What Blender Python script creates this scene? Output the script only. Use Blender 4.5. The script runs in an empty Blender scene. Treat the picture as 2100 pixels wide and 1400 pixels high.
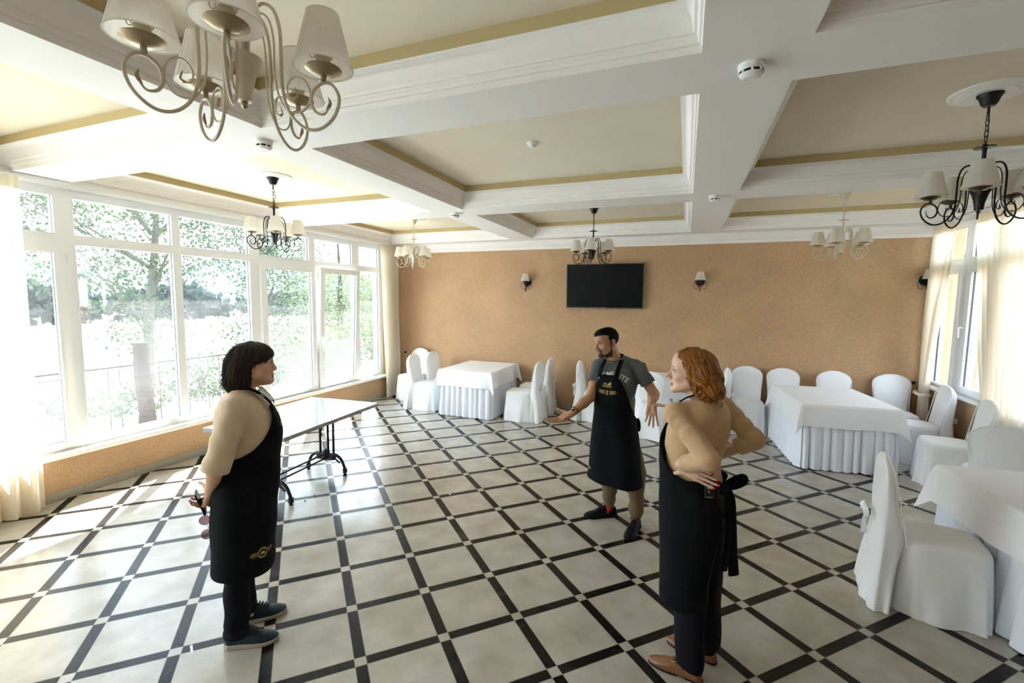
import bpy, bmesh, math, random
import numpy as np
from mathutils import Vector, Matrix, Euler
from mathutils.bvhtree import BVHTree

# ---------------------------------------------------------------- camera, world, sun, exposure
S = bpy.context.scene
C = S.collection
PI = math.pi
cam_d = bpy.data.cameras.new('camera'); cam = bpy.data.objects.new('camera', cam_d); C.objects.link(cam)
cam_d.sensor_width = 36.0; cam_d.lens = 947.75 / 2100 * 36.0
cam_d.shift_x = (1050 - 1030.23) / 2100; cam_d.shift_y = 0.0001
cam_d.clip_start = 0.05; cam_d.clip_end = 500
RW = ((0.92950571, 0.36868031, 0.00969378), (0.04284502, -0.08183881, -0.99572422), (-0.36631059, 0.92594667, -0.09186576))
CAMZ = 1.952
cam.matrix_world = Matrix(((RW[0][0], -RW[1][0], -RW[2][0], 0), (RW[0][1], -RW[1][1], -RW[2][1], 0), (RW[0][2], -RW[1][2], -RW[2][2], CAMZ), (0, 0, 0, 1)))
S.camera = cam
S.view_settings.view_transform = 'Standard'; S.view_settings.look = 'None'
S.view_settings.gamma = 1.0; S.view_settings.use_curve_mapping = False
S.view_settings.exposure = 1.12
S.cycles.use_denoising = True
S.cycles.max_bounces = 10; S.cycles.diffuse_bounces = 6; S.cycles.transparent_max_bounces = 24
S.cycles.sample_clamp_indirect = 12.0

SKY = 7.0
SUN = 34.0
w = bpy.data.worlds.new('World'); S.world = w; w.use_nodes = True
nt = w.node_tree; nt.nodes.clear()
bg = nt.nodes.new('ShaderNodeBackground'); out = nt.nodes.new('ShaderNodeOutputWorld')
geo = nt.nodes.new('ShaderNodeNewGeometry'); sep = nt.nodes.new('ShaderNodeSeparateXYZ')
ramp = nt.nodes.new('ShaderNodeValToRGB'); neg = nt.nodes.new('ShaderNodeMath'); neg.operation = 'MULTIPLY'; neg.inputs[1].default_value = -1.0
nt.links.new(geo.outputs['Incoming'], sep.inputs[0]); nt.links.new(sep.outputs['Z'], neg.inputs[0]); nt.links.new(neg.outputs[0], ramp.inputs[0])
ramp.color_ramp.elements[0].position = 0.0; ramp.color_ramp.elements[0].color = (0.87, 0.935, 1.0, 1)
ramp.color_ramp.elements[1].position = 0.9; ramp.color_ramp.elements[1].color = (0.55, 0.72, 1.0, 1)
nt.links.new(ramp.outputs[0], bg.inputs[0]); bg.inputs[1].default_value = SKY
nt.links.new(bg.outputs[0], out.inputs[0])

SUN_DIR = Vector((1.0, -1.24, -1.89)).normalized()
sd = bpy.data.lights.new('sun', 'SUN'); so = bpy.data.objects.new('sun', sd); C.objects.link(so)
sd.energy = SUN; sd.angle = math.radians(0.6); sd.color = (1.0, 0.965, 0.91)
so.rotation_euler = SUN_DIR.to_track_quat('-Z', 'Y').to_euler(); so.location = (-20, 25, 30)

# room metrics (metres; the camera stands over the origin)
XL, XR, YB, YF = -5.47, 3.12, 8.08, -3.35
HS, HC = 2.99, 3.225            # beam soffit, coffer ceiling
TH = math.radians(45.077)

# ---------------------------------------------------------------- helpers
class MB:
    def __init__(s): s.v = []; s.f = []; s.m = []
    def add(s, vs, fs, mi=0):
        o = len(s.v); s.v += [tuple(map(float, p)) for p in vs]
        for q in fs: s.f.append(tuple(o + i for i in q)); s.m.append(mi)
        return s
    def box(s, x0, x1, y0, y1, z0, z1, mi=0):
        x0, x1 = min(x0, x1), max(x0, x1); y0, y1 = min(y0, y1), max(y0, y1); z0, z1 = min(z0, z1), max(z0, z1)
        v = [(x0, y0, z0), (x1, y0, z0), (x1, y1, z0), (x0, y1, z0), (x0, y0, z1), (x1, y0, z1), (x1, y1, z1), (x0, y1, z1)]
        return s.add(v, [(0, 3, 2, 1), (4, 5, 6, 7), (0, 1, 5, 4), (1, 2, 6, 5), (2, 3, 7, 6), (3, 0, 4, 7)], mi)
    def tube(s, pts, r, n=8, mi=0, closed=False, flat=1.0, cap=True):
        P = [Vector(p) for p in pts]; k = len(P)
        R = r if isinstance(r, (list, tuple)) else [r] * k
        if k < 2: return s
        T = []
        for i in range(k):
            a = P[(i - 1) % k] if (closed or i > 0) else P[i]; b = P[(i + 1) % k] if (closed or i < k - 1) else P[i]
            t = (b - a); T.append(t.normalized() if t.length > 1e-9 else Vector((0, 0, 1)))
        u = T[0].orthogonal().normalized(); vs = []
        for i in range(k):
            u = (u - T[i] * u.dot(T[i])); u = u.normalized() if u.length > 1e-6 else T[i].orthogonal().normalized()
            w_ = T[i].cross(u)
            for j in range(n):
                a = 2 * PI * j / n; vs.append(P[i] + (u * math.cos(a) + w_ * math.sin(a) * flat) * R[i])
        fs = []
        for i in range(k if closed else k - 1):
            i2 = (i + 1) % k
            for j in range(n):
                j2 = (j + 1) % n; fs.append((i * n + j, i * n + j2, i2 * n + j2, i2 * n + j))
        if not closed and cap: fs.append(tuple(range(n - 1, -1, -1))); fs.append(tuple(range((k - 1) * n, k * n)))
        return s.add(vs, fs, mi)
    def lathe(s, prof, n=24, c=(0, 0, 0), mi=0, ax='z', sy=1.0):
        vs = []; fs = []; k = len(prof)
        for r, z in prof:
            for j in range(n):
                a = 2 * PI * j / n; x, y = r * math.cos(a), r * math.sin(a) * sy
                p = (x, y, z) if ax == 'z' else ((z, x, y) if ax == 'x' else (x, z, y))
                vs.append((p[0] + c[0], p[1] + c[1], p[2] + c[2]))
        for i in range(k - 1):
            for j in range(n):
                j2 = (j + 1) % n; q = (i * n + j, i * n + j2, (i + 1) * n + j2, (i + 1) * n + j)
                fs.append(q if ax != 'y' else q[::-1])
        return s.add(vs, fs, mi)
    def grid(s, fn, nu, nv, mi=0, cu=False):
        vs = [fn(i / nu, j / nv) for i in range(nu + (0 if cu else 1)) for j in range(nv + 1)]
        fs = []; w_ = nv + 1; N = nu if cu else nu + 1
        for i in range(nu):
            i2 = (i + 1) % N
            for j in range(nv): fs.append((i * w_ + j, i2 * w_ + j, i2 * w_ + j + 1, i * w_ + j + 1))
        return s.add(vs, fs, mi)
    def prism(s, poly, d0, d1, fn, mi=0):           # polygon (a,b) extruded from d0 to d1; fn(a,b,d) gives the point
        n = len(poly); vs = [fn(a, b, d0) for a, b in poly] + [fn(a, b, d1) for a, b in poly]
        fs = [tuple(range(n - 1, -1, -1)), tuple(range(n, 2 * n))] + [(i, (i + 1) % n, n + (i + 1) % n, n + i) for i in range(n)]
        return s.add(vs, fs, mi)
    def build(s, name, mats, parent=None, smooth=None, fix=True):
        me = bpy.data.meshes.new(name); me.from_pydata(s.v, [], s.f); me.update()
        if fix:
            b = bmesh.new(); b.from_mesh(me); bmesh.ops.recalc_face_normals(b, faces=b.faces); b.to_mesh(me); b.free()
        mats = mats if isinstance(mats, (list, tuple)) else [mats]
        for m in mats: me.materials.append(m)
        if len(mats) > 1: me.polygons.foreach_set('material_index', s.m)
        if smooth is not None:
            me.polygons.foreach_set('use_smooth', [True] * len(me.polygons))
            if smooth < 180: me.set_sharp_from_angle(angle=math.radians(smooth))
        o = bpy.data.objects.new(name, me); C.objects.link(o)
        if parent: o.parent = parent
        return o

def empty(name, loc=(0, 0, 0), rz=0.0):
    o = bpy.data.objects.new(name, None); C.objects.link(o); o.location = loc; o.rotation_euler = (0, 0, rz); o.empty_display_size = 0.1
    return o
def tag(o, label=None, cat=None, group=None, kind=None):
    if label: o['label'] = label
    if cat: o['category'] = cat
    if group: o['group'] = group
    if kind: o['kind'] = kind
    return o
def struct(o, label=None):
    o['kind'] = 'structure'
    if label: o['label'] = label
    return o
def dup(root, loc, rz, label):
    r = root.copy(); C.objects.link(r); r.location = loc; r.rotation_euler = (0, 0, rz); r['label'] = label
    for ch in list(root.children):
        c = ch.copy(); C.objects.link(c); c.parent = r
        for g in ch.children:
            d = g.copy(); C.objects.link(d); d.parent = c
    return r
def smooth_path(P, n=6, closed=False):
    P = [Vector(p) for p in P]; k = len(P); o = []
    for i in range(k if closed else k - 1):
        p1, p2 = P[i], P[(i + 1) % k]
        p0 = P[(i - 1) % k] if (closed or i > 0) else p1 * 2 - p2
        p3 = P[(i + 2) % k] if (closed or i < k - 2) else p2 * 2 - p1
        for j in range(n):
            t = j / n
            o.append(0.5 * ((2 * p1) + (p2 - p0) * t + (2 * p0 - 5 * p1 + 4 * p2 - p3) * t * t + (3 * p1 - p0 - 3 * p2 + p3) * t ** 3))
    if not closed: o.append(P[-1])
    return o
def sstep(a, b, x):
    t = min(1.0, max(0.0, (x - a) / (b - a))); return t * t * (3 - 2 * t)

# ---------------------------------------------------------------- materials
def mat(name, col, rough=0.6, metal=0.0, spec=0.5, noise=None, bump=None, sheen=0.0, coat=0.0, trans=0.0, emit=None):
    m = bpy.data.materials.new(name); m.use_nodes = True; t = m.node_tree; b = t.nodes['Principled BSDF']
    b.inputs['Base Color'].default_value = (*col, 1); b.inputs['Roughness'].default_value = rough
    b.inputs['Metallic'].default_value = metal; b.inputs['Specular IOR Level'].default_value = spec
    b.inputs['Sheen Weight'].default_value = sheen; b.inputs['Coat Weight'].default_value = coat
    tc = t.nodes.new('ShaderNodeTexCoord')
    if noise:
        sc, amt = noise; n = t.nodes.new('ShaderNodeTexNoise'); n.inputs['Scale'].default_value = sc; n.inputs['Detail'].default_value = 5
        t.links.new(tc.outputs['Object'], n.inputs['Vector'])
        mx = t.nodes.new('ShaderNodeMix'); mx.data_type = 'RGBA'
        mx.inputs['A'].default_value = (*[c * (1 - amt) for c in col], 1); mx.inputs['B'].default_value = (*[min(1, c * (1 + amt)) for c in col], 1)
        t.links.new(n.outputs['Fac'], mx.inputs['Factor']); t.links.new(mx.outputs['Result'], b.inputs['Base Color'])
    if bump:
        sc, st, di = bump; n2 = t.nodes.new('ShaderNodeTexNoise'); n2.inputs['Scale'].default_value = sc; n2.inputs['Detail'].default_value = 6
        t.links.new(tc.outputs['Object'], n2.inputs['Vector'])
        bp = t.nodes.new('ShaderNodeBump'); bp.inputs['Strength'].default_value = st; bp.inputs['Distance'].default_value = di
        t.links.new(n2.outputs['Fac'], bp.inputs['Height']); t.links.new(bp.outputs['Normal'], b.inputs['Normal'])
    if trans > 0:                                     # thin cloth, leaf or lampshade: part of the light passes through
        tr = t.nodes.new('ShaderNodeBsdfTranslucent'); tr.inputs[0].default_value = (*col, 1)
        ms = t.nodes.new('ShaderNodeMixShader'); ms.inputs[0].default_value = trans
        o = t.nodes['Material Output']; t.links.new(b.outputs[0], ms.inputs[1]); t.links.new(tr.outputs[0], ms.inputs[2]); t.links.new(ms.outputs[0], o.inputs[0])
    return m

M = {}
M['white'] = mat('white_paint', (0.80, 0.79, 0.77), 0.7, bump=(60, 0.15, 0.004))
M['moulding'] = mat('moulding_plaster', (0.82, 0.80, 0.77), 0.65, noise=(9, 0.03))
M['cream'] = mat('cream_ceiling', (0.72, 0.665, 0.53), 0.75, noise=(2.2, 0.04))
M['band'] = mat('ochre_band', (0.50, 0.40, 0.205), 0.75, noise=(4, 0.05))
M['pvc'] = mat('white_pvc', (0.83, 0.84, 0.84), 0.35)
M['gasket'] = mat('black_gasket', (0.03, 0.04, 0.048), 0.5)
M['sill'] = mat('sill_plastic', (0.80, 0.79, 0.76), 0.4)
M['base'] = mat('baseboard_tile', (0.36, 0.32, 0.25), 0.45, noise=(12, 0.12))
M['black'] = mat('black_iron', (0.012, 0.011, 0.011), 0.38, metal=0.5, noise=(30, 0.3))
M['dkgold'] = mat('patinated_brass', (0.10, 0.075, 0.04), 0.35, metal=0.8)
M['creamiron'] = mat('cream_enamel', (0.60, 0.53, 0.40), 0.35, noise=(20, 0.06))
M['brass'] = mat('worn_brass', (0.36, 0.29, 0.18), 0.32, metal=0.8, noise=(40, 0.25))
M['holder'] = mat('cream_lampholder', (0.55, 0.47, 0.33), 0.5)
M['shade'] = mat('organza_shade', (0.86, 0.83, 0.76), 0.8, noise=(60, 0.06), trans=0.58)
M['cloth'] = mat('white_chair_cover', (0.86, 0.87, 0.88), 0.75, bump=(6, 0.25, 0.03), sheen=0.1, trans=0.06)
M['damask'] = mat('white_damask', (0.86, 0.87, 0.885), 0.62, bump=(45, 0.25, 0.004))
M['satin'] = mat('white_satin', (0.80, 0.83, 0.90), 0.30, spec=0.7)
M['curtain'] = mat('ivory_voile', (0.86, 0.80, 0.68), 0.85, noise=(3, 0.03), trans=0.42)
M['tv'] = mat('tv_screen', (0.003, 0.004, 0.004), 0.18, spec=0.12)
M['tvframe'] = mat('tv_frame', (0.03, 0.04, 0.042), 0.35)
M['tabletop'] = mat('grey_laminate', (0.40, 0.42, 0.44), 0.16, noise=(3, 0.05))
M['tabedge'] = mat('grey_edging', (0.30, 0.29, 0.28), 0.5, noise=(25, 0.2))
M['plastic'] = mat('white_plastic', (0.78, 0.78, 0.76), 0.4)
M['dark'] = mat('dark_slot', (0.03, 0.03, 0.03), 0.6)
M['chrome'] = mat('chrome', (0.6, 0.6, 0.6), 0.2, metal=1.0)
M['leaf'] = mat('leaf', (0.034, 0.052, 0.022), 0.5, spec=0.2, noise=(1.5, 0.35), trans=0.40)
M['leaf2'] = mat('leaf_pale', (0.055, 0.080, 0.026), 0.55, spec=0.2, noise=(1.0, 0.35), trans=0.40)
M['bark'] = mat('bark', (0.024, 0.017, 0.0125), 0.9, spec=0.1, noise=(14, 0.45), bump=(25, 0.6, 0.02))
M['birch'] = mat('pale_bark', (0.085, 0.078, 0.064), 0.85, spec=0.1, noise=(8, 0.3))
M['terrace'] = mat('terrace_concrete', (0.55, 0.54, 0.50), 0.8, noise=(3, 0.1))
M['grass'] = mat('grass', (0.06, 0.09, 0.03), 0.9, noise=(6, 0.4))
M['water'] = mat('river_water', (0.42, 0.46, 0.48), 0.12, bump=(0.8, 0.15, 0.1))
M['hill'] = mat('wooded_hill', (0.028, 0.040, 0.034), 0.95, spec=0.05, noise=(0.35, 0.45))
M['fence'] = mat('red_sheet_fence', (0.30, 0.095, 0.07), 0.5, noise=(3, 0.1))
M['beamwood'] = mat('brown_beam', (0.09, 0.06, 0.045), 0.7)
M['roof'] = mat('grey_roof', (0.22, 0.2, 0.2), 0.7)
M['housewall'] = mat('shed_wall', (0.45, 0.4, 0.34), 0.8)

def wall_mat():
    m = mat('ochre_stucco', (0.56, 0.345, 0.175), 0.85); t = m.node_tree; b = t.nodes['Principled BSDF']; tc = t.nodes['Texture Coordinate']
    n = t.nodes.new('ShaderNodeTexNoise'); n.inputs['Scale'].default_value = 120; n.inputs['Detail'].default_value = 8; n.inputs['Roughness'].default_value = 0.7
    n2 = t.nodes.new('ShaderNodeTexNoise'); n2.inputs['Scale'].default_value = 1.6; n2.inputs['Detail'].default_value = 4
    for q in (n, n2): t.links.new(tc.outputs['Object'], q.inputs['Vector'])
    r = t.nodes.new('ShaderNodeValToRGB'); e = r.color_ramp.elements
    e[0].position = 0.30; e[0].color = (0.345, 0.20, 0.095, 1); e[1].position = 0.62; e[1].color = (0.61, 0.405, 0.235, 1)
    t.links.new(n.outputs['Fac'], r.inputs[0])
    mx = t.nodes.new('ShaderNodeMix'); mx.data_type = 'RGBA'; mx.blend_type = 'MULTIPLY'; mx.inputs['Factor'].default_value = 0.5
    r2 = t.nodes.new('ShaderNodeValToRGB'); r2.color_ramp.elements[0].color = (0.72, 0.72, 0.72, 1); r2.color_ramp.elements[0].position = 0.3; r2.color_ramp.elements[1].position = 0.7
    t.links.new(n2.outputs['Fac'], r2.inputs[0]); t.links.new(r.outputs[0], mx.inputs['A']); t.links.new(r2.outputs[0], mx.inputs['B'])
    t.links.new(mx.outputs['Result'], b.inputs['Base Color'])
    bp = t.nodes.new('ShaderNodeBump'); bp.inputs['Strength'].default_value = 0.6; bp.inputs['Distance'].default_value = 0.008
    t.links.new(n.outputs['Fac'], bp.inputs['Height']); t.links.new(bp.outputs['Normal'], b.inputs['Normal'])
    return m
M['wall'] = wall_mat()

def glass_mat(d0=.006, d1=.025):
    m = bpy.data.materials.new('window_glass'); m.use_nodes = True; t = m.node_tree; t.nodes.clear()
    o = t.nodes.new('ShaderNodeOutputMaterial'); tr = t.nodes.new('ShaderNodeBsdfTransparent'); tr.inputs[0].default_value = (0.95, 0.97, 0.97, 1)
    gl = t.nodes.new('ShaderNodeBsdfGlossy'); gl.inputs['Roughness'].default_value = 0.02
    lw = t.nodes.new('ShaderNodeLayerWeight'); lw.inputs[0].default_value = 0.5
    pw = t.nodes.new('ShaderNodeMath'); pw.operation = 'POWER'; pw.inputs[1].default_value = 5.0; t.links.new(lw.outputs['Facing'], pw.inputs[0])
    fr = t.nodes.new('ShaderNodeMath'); fr.operation = 'MULTIPLY_ADD'; fr.inputs[1].default_value = 0.7; fr.inputs[2].default_value = 0.04; t.links.new(pw.outputs[0], fr.inputs[0])
    mx = t.nodes.new('ShaderNodeMixShader'); t.links.new(fr.outputs[0], mx.inputs[0]); t.links.new(tr.outputs[0], mx.inputs[1]); t.links.new(gl.outputs[0], mx.inputs[2])
    du = t.nodes.new('ShaderNodeBsdfTranslucent'); du.inputs[0].default_value = (0.9, 0.92, 0.92, 1)   # pale film imitating the glare that veils the pane
    n = t.nodes.new('ShaderNodeTexNoise'); n.inputs['Scale'].default_value = 1.3; n.inputs['Detail'].default_value = 5
    tc = t.nodes.new('ShaderNodeTexCoord'); t.links.new(tc.outputs['Object'], n.inputs['Vector'])
    mr = t.nodes.new('ShaderNodeMapRange'); mr.inputs[1].default_value = 0.35; mr.inputs[2].default_value = 0.7; mr.inputs[3].default_value = d0; mr.inputs[4].default_value = d1
    t.links.new(n.outputs['Fac'], mr.inputs[0])
    m2 = t.nodes.new('ShaderNodeMixShader'); t.links.new(mr.outputs[0], m2.inputs[0]); t.links.new(mx.outputs[0], m2.inputs[1]); t.links.new(du.outputs[0], m2.inputs[2])
    t.links.new(m2.outputs[0], o.inputs[0])
    return m
M['glass'] = glass_mat(); M['veiledglass'] = glass_mat(.012, .034)  # second glass has a stronger built-in glare veil, for the far sashes

def floor_mat():
    m = bpy.data.materials.new('floor_tiles'); m.use_nodes = True; t = m.node_tree; b = t.nodes['Principled BSDF']
    L = t.links.new
    def mth(op, a, bb=None, c=None):
        n = t.nodes.new('ShaderNodeMath'); n.operation = op
        for i, q in enumerate((a, bb, c)):
            if q is None: continue
            if isinstance(q, (int, float)): n.inputs[i].default_value = q
            else: L(q, n.inputs[i])
        return n.outputs[0]
    tc = t.nodes.new('ShaderNodeTexCoord'); sp = t.nodes.new('ShaderNodeSeparateXYZ'); L(tc.outputs['Object'], sp.inputs[0])
    P = 0.465; c, s = math.cos(TH) / P, math.sin(TH) / P
    gx = mth('ADD', mth('ADD', mth('MULTIPLY', sp.outputs[0], c), mth('MULTIPLY', sp.outputs[1], s)), -0.51638747 + 100.5)
    gy = mth('ADD', mth('SUBTRACT', mth('MULTIPLY', sp.outputs[0], s), mth('MULTIPLY', sp.outputs[1], c)), 10.21733357 + 100.5)
    fx = mth('ABSOLUTE', mth('SUBTRACT', mth('FRACT', gx), 0.5)); fy = mth('ABSOLUTE', mth('SUBTRACT', mth('FRACT', gy), 0.5))
    W = 0.066
    sx = mth('LESS_THAN', fx, W); sy = mth('LESS_THAN', fy, W)
    dark = mth('ABSOLUTE', mth('SUBTRACT', sx, sy))
    gr = mth('MAXIMUM', mth('LESS_THAN', mth('ABSOLUTE', mth('SUBTRACT', fx, W)), 0.0035), mth('LESS_THAN', mth('ABSOLUTE', mth('SUBTRACT', fy, W)), 0.0035))
    # stone tile colour: soft clouding and thin veins, one shade per tile
    n1 = t.nodes.new('ShaderNodeTexNoise'); n1.inputs['Scale'].default_value = 5; n1.inputs['Detail'].default_value = 7; L(tc.outputs['Object'], n1.inputs['Vector'])
    r1 = t.nodes.new('ShaderNodeValToRGB'); e = r1.color_ramp.elements
    e[0].position = 0.3; e[0].color = (0.345, 0.315, 0.255, 1); e[1].position = 0.7; e[1].color = (0.455, 0.425, 0.365, 1); L(n1.outputs['Fac'], r1.inputs[0])
    n2 = t.nodes.new('ShaderNodeTexNoise'); n2.inputs['Scale'].default_value = 6; n2.inputs['Detail'].default_value = 3; n2.inputs['Distortion'].default_value = 1.5; L(tc.outputs['Object'], n2.inputs['Vector'])
    vein = mth('LESS_THAN', mth('ABSOLUTE', mth('SUBTRACT', n2.outputs['Fac'], 0.5)), 0.004)
    mv = t.nodes.new('ShaderNodeMix'); mv.data_type = 'RGBA'; L(mth('MULTIPLY', vein, 0.35), mv.inputs['Factor']); L(r1.outputs[0], mv.inputs['A']); mv.inputs['B'].default_value = (0.33, 0.27, 0.19, 1)
    cb = t.nodes.new('ShaderNodeCombineXYZ'); L(mth('FLOOR', gx), cb.inputs[0]); L(mth('FLOOR', gy), cb.inputs[1])
    wn = t.nodes.new('ShaderNodeTexWhiteNoise'); L(cb.outputs[0], wn.inputs['Vector'])
    hs = t.nodes.new('ShaderNodeHueSaturation'); L(mth('ADD', mth('MULTIPLY', wn.outputs['Value'], 0.08), 0.96), hs.inputs['Value']); L(mv.outputs['Result'], hs.inputs['Color'])
    # dark strips: wood grained
    mp = t.nodes.new('ShaderNodeMapping'); mp.inputs['Rotation'].default_value = (0, 0, -TH); mp.inputs['Scale'].default_value = (14, 120, 1); L(tc.outputs['Object'], mp.inputs['Vector'])
    mp2 = t.nodes.new('ShaderNodeMapping'); mp2.inputs['Rotation'].default_value = (0, 0, -TH); mp2.inputs['Scale'].default_value = (120, 14, 1); L(tc.outputs['Object'], mp2.inputs['Vector'])
    vm = t.nodes.new('ShaderNodeMix'); vm.data_type = 'VECTOR'; L(sx, vm.inputs['Factor']); L(mp.outputs[0], vm.inputs['A']); L(mp2.outputs[0], vm.inputs['B'])
    n3 = t.nodes.new('ShaderNodeTexNoise'); n3.inputs['Scale'].default_value = 1.0; n3.inputs['Detail'].default_value = 4; L(vm.outputs['Result'], n3.inputs['Vector'])
    r3 = t.nodes.new('ShaderNodeValToRGB'); e = r3.color_ramp.elements; e[0].position = 0.3; e[0].color = (0.0035, 0.0028, 0.002, 1); e[1].position = 0.75; e[1].color = (0.011, 0.008, 0.006, 1); L(n3.outputs['Fac'], r3.inputs[0])
    md = t.nodes.new('ShaderNodeMix'); md.data_type = 'RGBA'; L(dark, md.inputs['Factor']); L(hs.outputs[0], md.inputs['A']); L(r3.outputs[0], md.inputs['B'])
    mg = t.nodes.new('ShaderNodeMix'); mg.data_type = 'RGBA'; L(gr, mg.inputs['Factor']); L(md.outputs['Result'], mg.inputs['A']); mg.inputs['B'].default_value = (0.22, 0.19, 0.15, 1)
    L(mg.outputs['Result'], b.inputs['Base Color'])
    L(mth('ADD', mth('ADD', 0.20, mth('MULTIPLY', dark, 0.05)), mth('MULTIPLY', n1.outputs['Fac'], 0.04)), b.inputs['Roughness'])
    L(mth('SUBTRACT', 0.5, mth('MULTIPLY', dark, 0.36)), b.inputs['Specular IOR Level'])
    bp = t.nodes.new('ShaderNodeBump'); bp.inputs['Strength'].default_value = 0.35; bp.inputs['Distance'].default_value = 0.003
    hgt = mth('SUBTRACT', mth('MULTIPLY', mth('MULTIPLY', n3.outputs['Fac'], dark), 1.0), mth('MULTIPLY', gr, 0.5))
    L(hgt, bp.inputs['Height']); L(bp.outputs['Normal'], b.inputs['Normal'])
    return m
M['floor'] = floor_mat()
# ---------------------------------------------------------------- the room
COLS = [(-5.37, -2.906), (-2.490, 0.016), (0.420, 2.88)]
ROWS = [(5.37, 7.666), (2.62, 4.952), (-0.13, 2.207), (-2.88, -0.54)]
b = MB(); b.add([(XL - .3, YF - .2, 0), (XR + .3, YF - .2, 0), (XR + .3, YB + .25, 0), (XL - .3, YB + .25, 0), (XL - .3, YF - .2, -.12), (XR + .3, YF - .2, -.12), (XR + .3, YB + .25, -.12), (XL - .3, YB + .25, -.12)],
      [(0, 1, 2, 3), (4, 7, 6, 5), (0, 4, 5, 1), (1, 5, 6, 2), (2, 6, 7, 3), (3, 7, 4, 0)])
struct(b.build('floor', M['floor']))
# ceiling: beam soffits, coffers and the slab above with its eave
b = MB()
xs = [XL - .02] + [q for c in COLS for q in c] + [XR + .02]; ys = [YF - .02] + [q for c in ROWS[::-1] for q in c] + [YB + .02]
for i in range(len(xs) - 1):
    for j in range(len(ys) - 1):
        if i % 2 == 1 and j % 2 == 1: continue
        b.add([(xs[i], ys[j], HS), (xs[i + 1], ys[j], HS), (xs[i + 1], ys[j + 1], HS), (xs[i], ys[j + 1], HS)], [(3, 2, 1, 0)], 0)
D = 0.10
for (x0, x1) in COLS:
    for (y0, y1) in ROWS:
        a0, a1, c0, c1 = x0 + D, x1 - D, y0 + D, y1 - D
        b.add([(a0, c0, HS + .172), (a1, c0, HS + .172), (a1, c1, HS + .172), (a0, c1, HS + .172), (a0, c0, HC), (a1, c0, HC), (a1, c1, HC), (a0, c1, HC)], [(0, 1, 5, 4), (1, 2, 6, 5), (2, 3, 7, 6), (3, 0, 4, 7)], 2)
        b.add([(a0, c0, HC), (a1, c0, HC), (a1, c1, HC), (a0, c1, HC)], [(3, 2, 1, 0)], 1)
ceil = struct(b.build('ceiling', [M['white'], M['cream'], M['band']], fix=False))
b = MB(); b.box(-6.28, 4.1, YF - .3, YB + .5, 3.27, 3.5); o = struct(b.build('roof_slab', M['white']), 'flat roof slab with an eave over the windows')
# coffer mouldings, one mitred frame per coffer
PROF = [(0.0, 0.0), (0.0, .024), (.004, .030), (.014, .033), (.018, .040), (.018, .058), (.023, .065), (.034, .068), (.038, .074), (.039, .086), (.041, .104), (.047, .124), (.058, .143), (.074, .156), (.088, .161), (.096, .163), (.0995, .167), (.0995, .178)]
n = 0
for (x0, x1) in COLS:
    for (y0, y1) in ROWS:
        n += 1; b = MB(); vs = []
        for d, h in PROF: vs += [(x0 + d, y0 + d, HS + h), (x1 - d, y0 + d, HS + h), (x1 - d, y1 - d, HS + h), (x0 + d, y1 - d, HS + h)]
        k = len(PROF); fs = [(i * 4 + j, (i + 1) * 4 + j, (i + 1) * 4 + (j + 1) % 4, i * 4 + (j + 1) % 4) for i in range(k - 1) for j in range(4)]
        b.add(vs, fs); struct(b.build('trim_%d' % n, M['moulding'], smooth=35, fix=False), 'white stepped plaster moulding around a ceiling coffer')
# cornice on the back wall
b = MB(); pr = [(0.145, 0.0), (0.145, .012), (.13, .018), (.125, .032), (.105, .050), (.08, .075), (.055, .095), (.03, .105), (.028, .122), (.012, .126), (.012, .145), (0, .145)]
vs = []
for d, h in pr: vs += [(XL, YB - d, HS - h), (XR, YB - d, HS - h)]
b.add(vs, [(2 * i, 2 * i + 1, 2 * i + 3, 2 * i + 2) for i in range(len(pr) - 1)]); b.add([vs[0], vs[1], (XR, YB, HS), (XL, YB, HS)], [(0, 1, 2, 3)])
struct(b.build('trim_back', M['moulding'], smooth=35, fix=False), 'white cornice along the top of the ochre back wall')
# walls
b = MB(); b.box(XL - .3, XR + .3, YB, YB + .24, -.1, 3.3); struct(b.build('wall_back', M['wall']))
b = MB(); b.box(XL - .3, XR + .3, YF - .24, YF, -.1, 3.3); struct(b.build('wall_front', M['white']))
b = MB()
b.box(XL - .28, XL, YF, YB, -.1, .40); b.box(XL - .28, XL, YF, YB, 2.95, 3.3, 1)
for y0, y1 in ((7.56, YB), (.9, 1.66), (YF, -2.6)): b.box(XL - .28, XL, y0, y1, .40, 2.95)
struct(b.build('wall_left', [M['wall'], M['white']]))
b = MB()
b.box(XR, XR + .12, YF, YB, -.1, .80); b.box(XR, XR + .12, YF, YB, 2.95, 3.3, 1)
for y0, y1 in ((7.97, YB), (YF, 5.35)): b.box(XR, XR + .12, y0, y1, .80, 2.95)
struct(b.build('wall_right', [M['wall'], M['white']]))
# baseboards: stone skirting with tile joints
def baseboard(name, p0, p1, nrm, label):
    b = MB(); L = math.hypot(p1[0] - p0[0], p1[1] - p0[1]); k = max(1, round(L / .45)); dx, dy = (p1[0] - p0[0]) / L, (p1[1] - p0[1]) / L
    for i in range(k):
        s0, s1 = i * L / k + .0012, (i + 1) * L / k - .0012
        xa, ya, xb, yb = p0[0] + dx * s0, p0[1] + dy * s0, p0[0] + dx * s1, p0[1] + dy * s1
        b.box(xa, xb + nrm[0] * .012, ya, yb + nrm[1] * .012, 0.0, .088)
    struct(b.build(name, M['base']), label)
baseboard('baseboard_left', (XL, YF), (XL, YB), (1, 0), 'brown stone skirting tiles along the window wall')
baseboard('baseboard_back', (XL + .012, YB), (XR - .012, YB), (0, -1), 'brown stone skirting tiles along the back wall')
baseboard('baseboard_right', (XR, YF), (XR, YB), (-1, 0), 'brown stone skirting tiles along the right wall')

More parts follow.
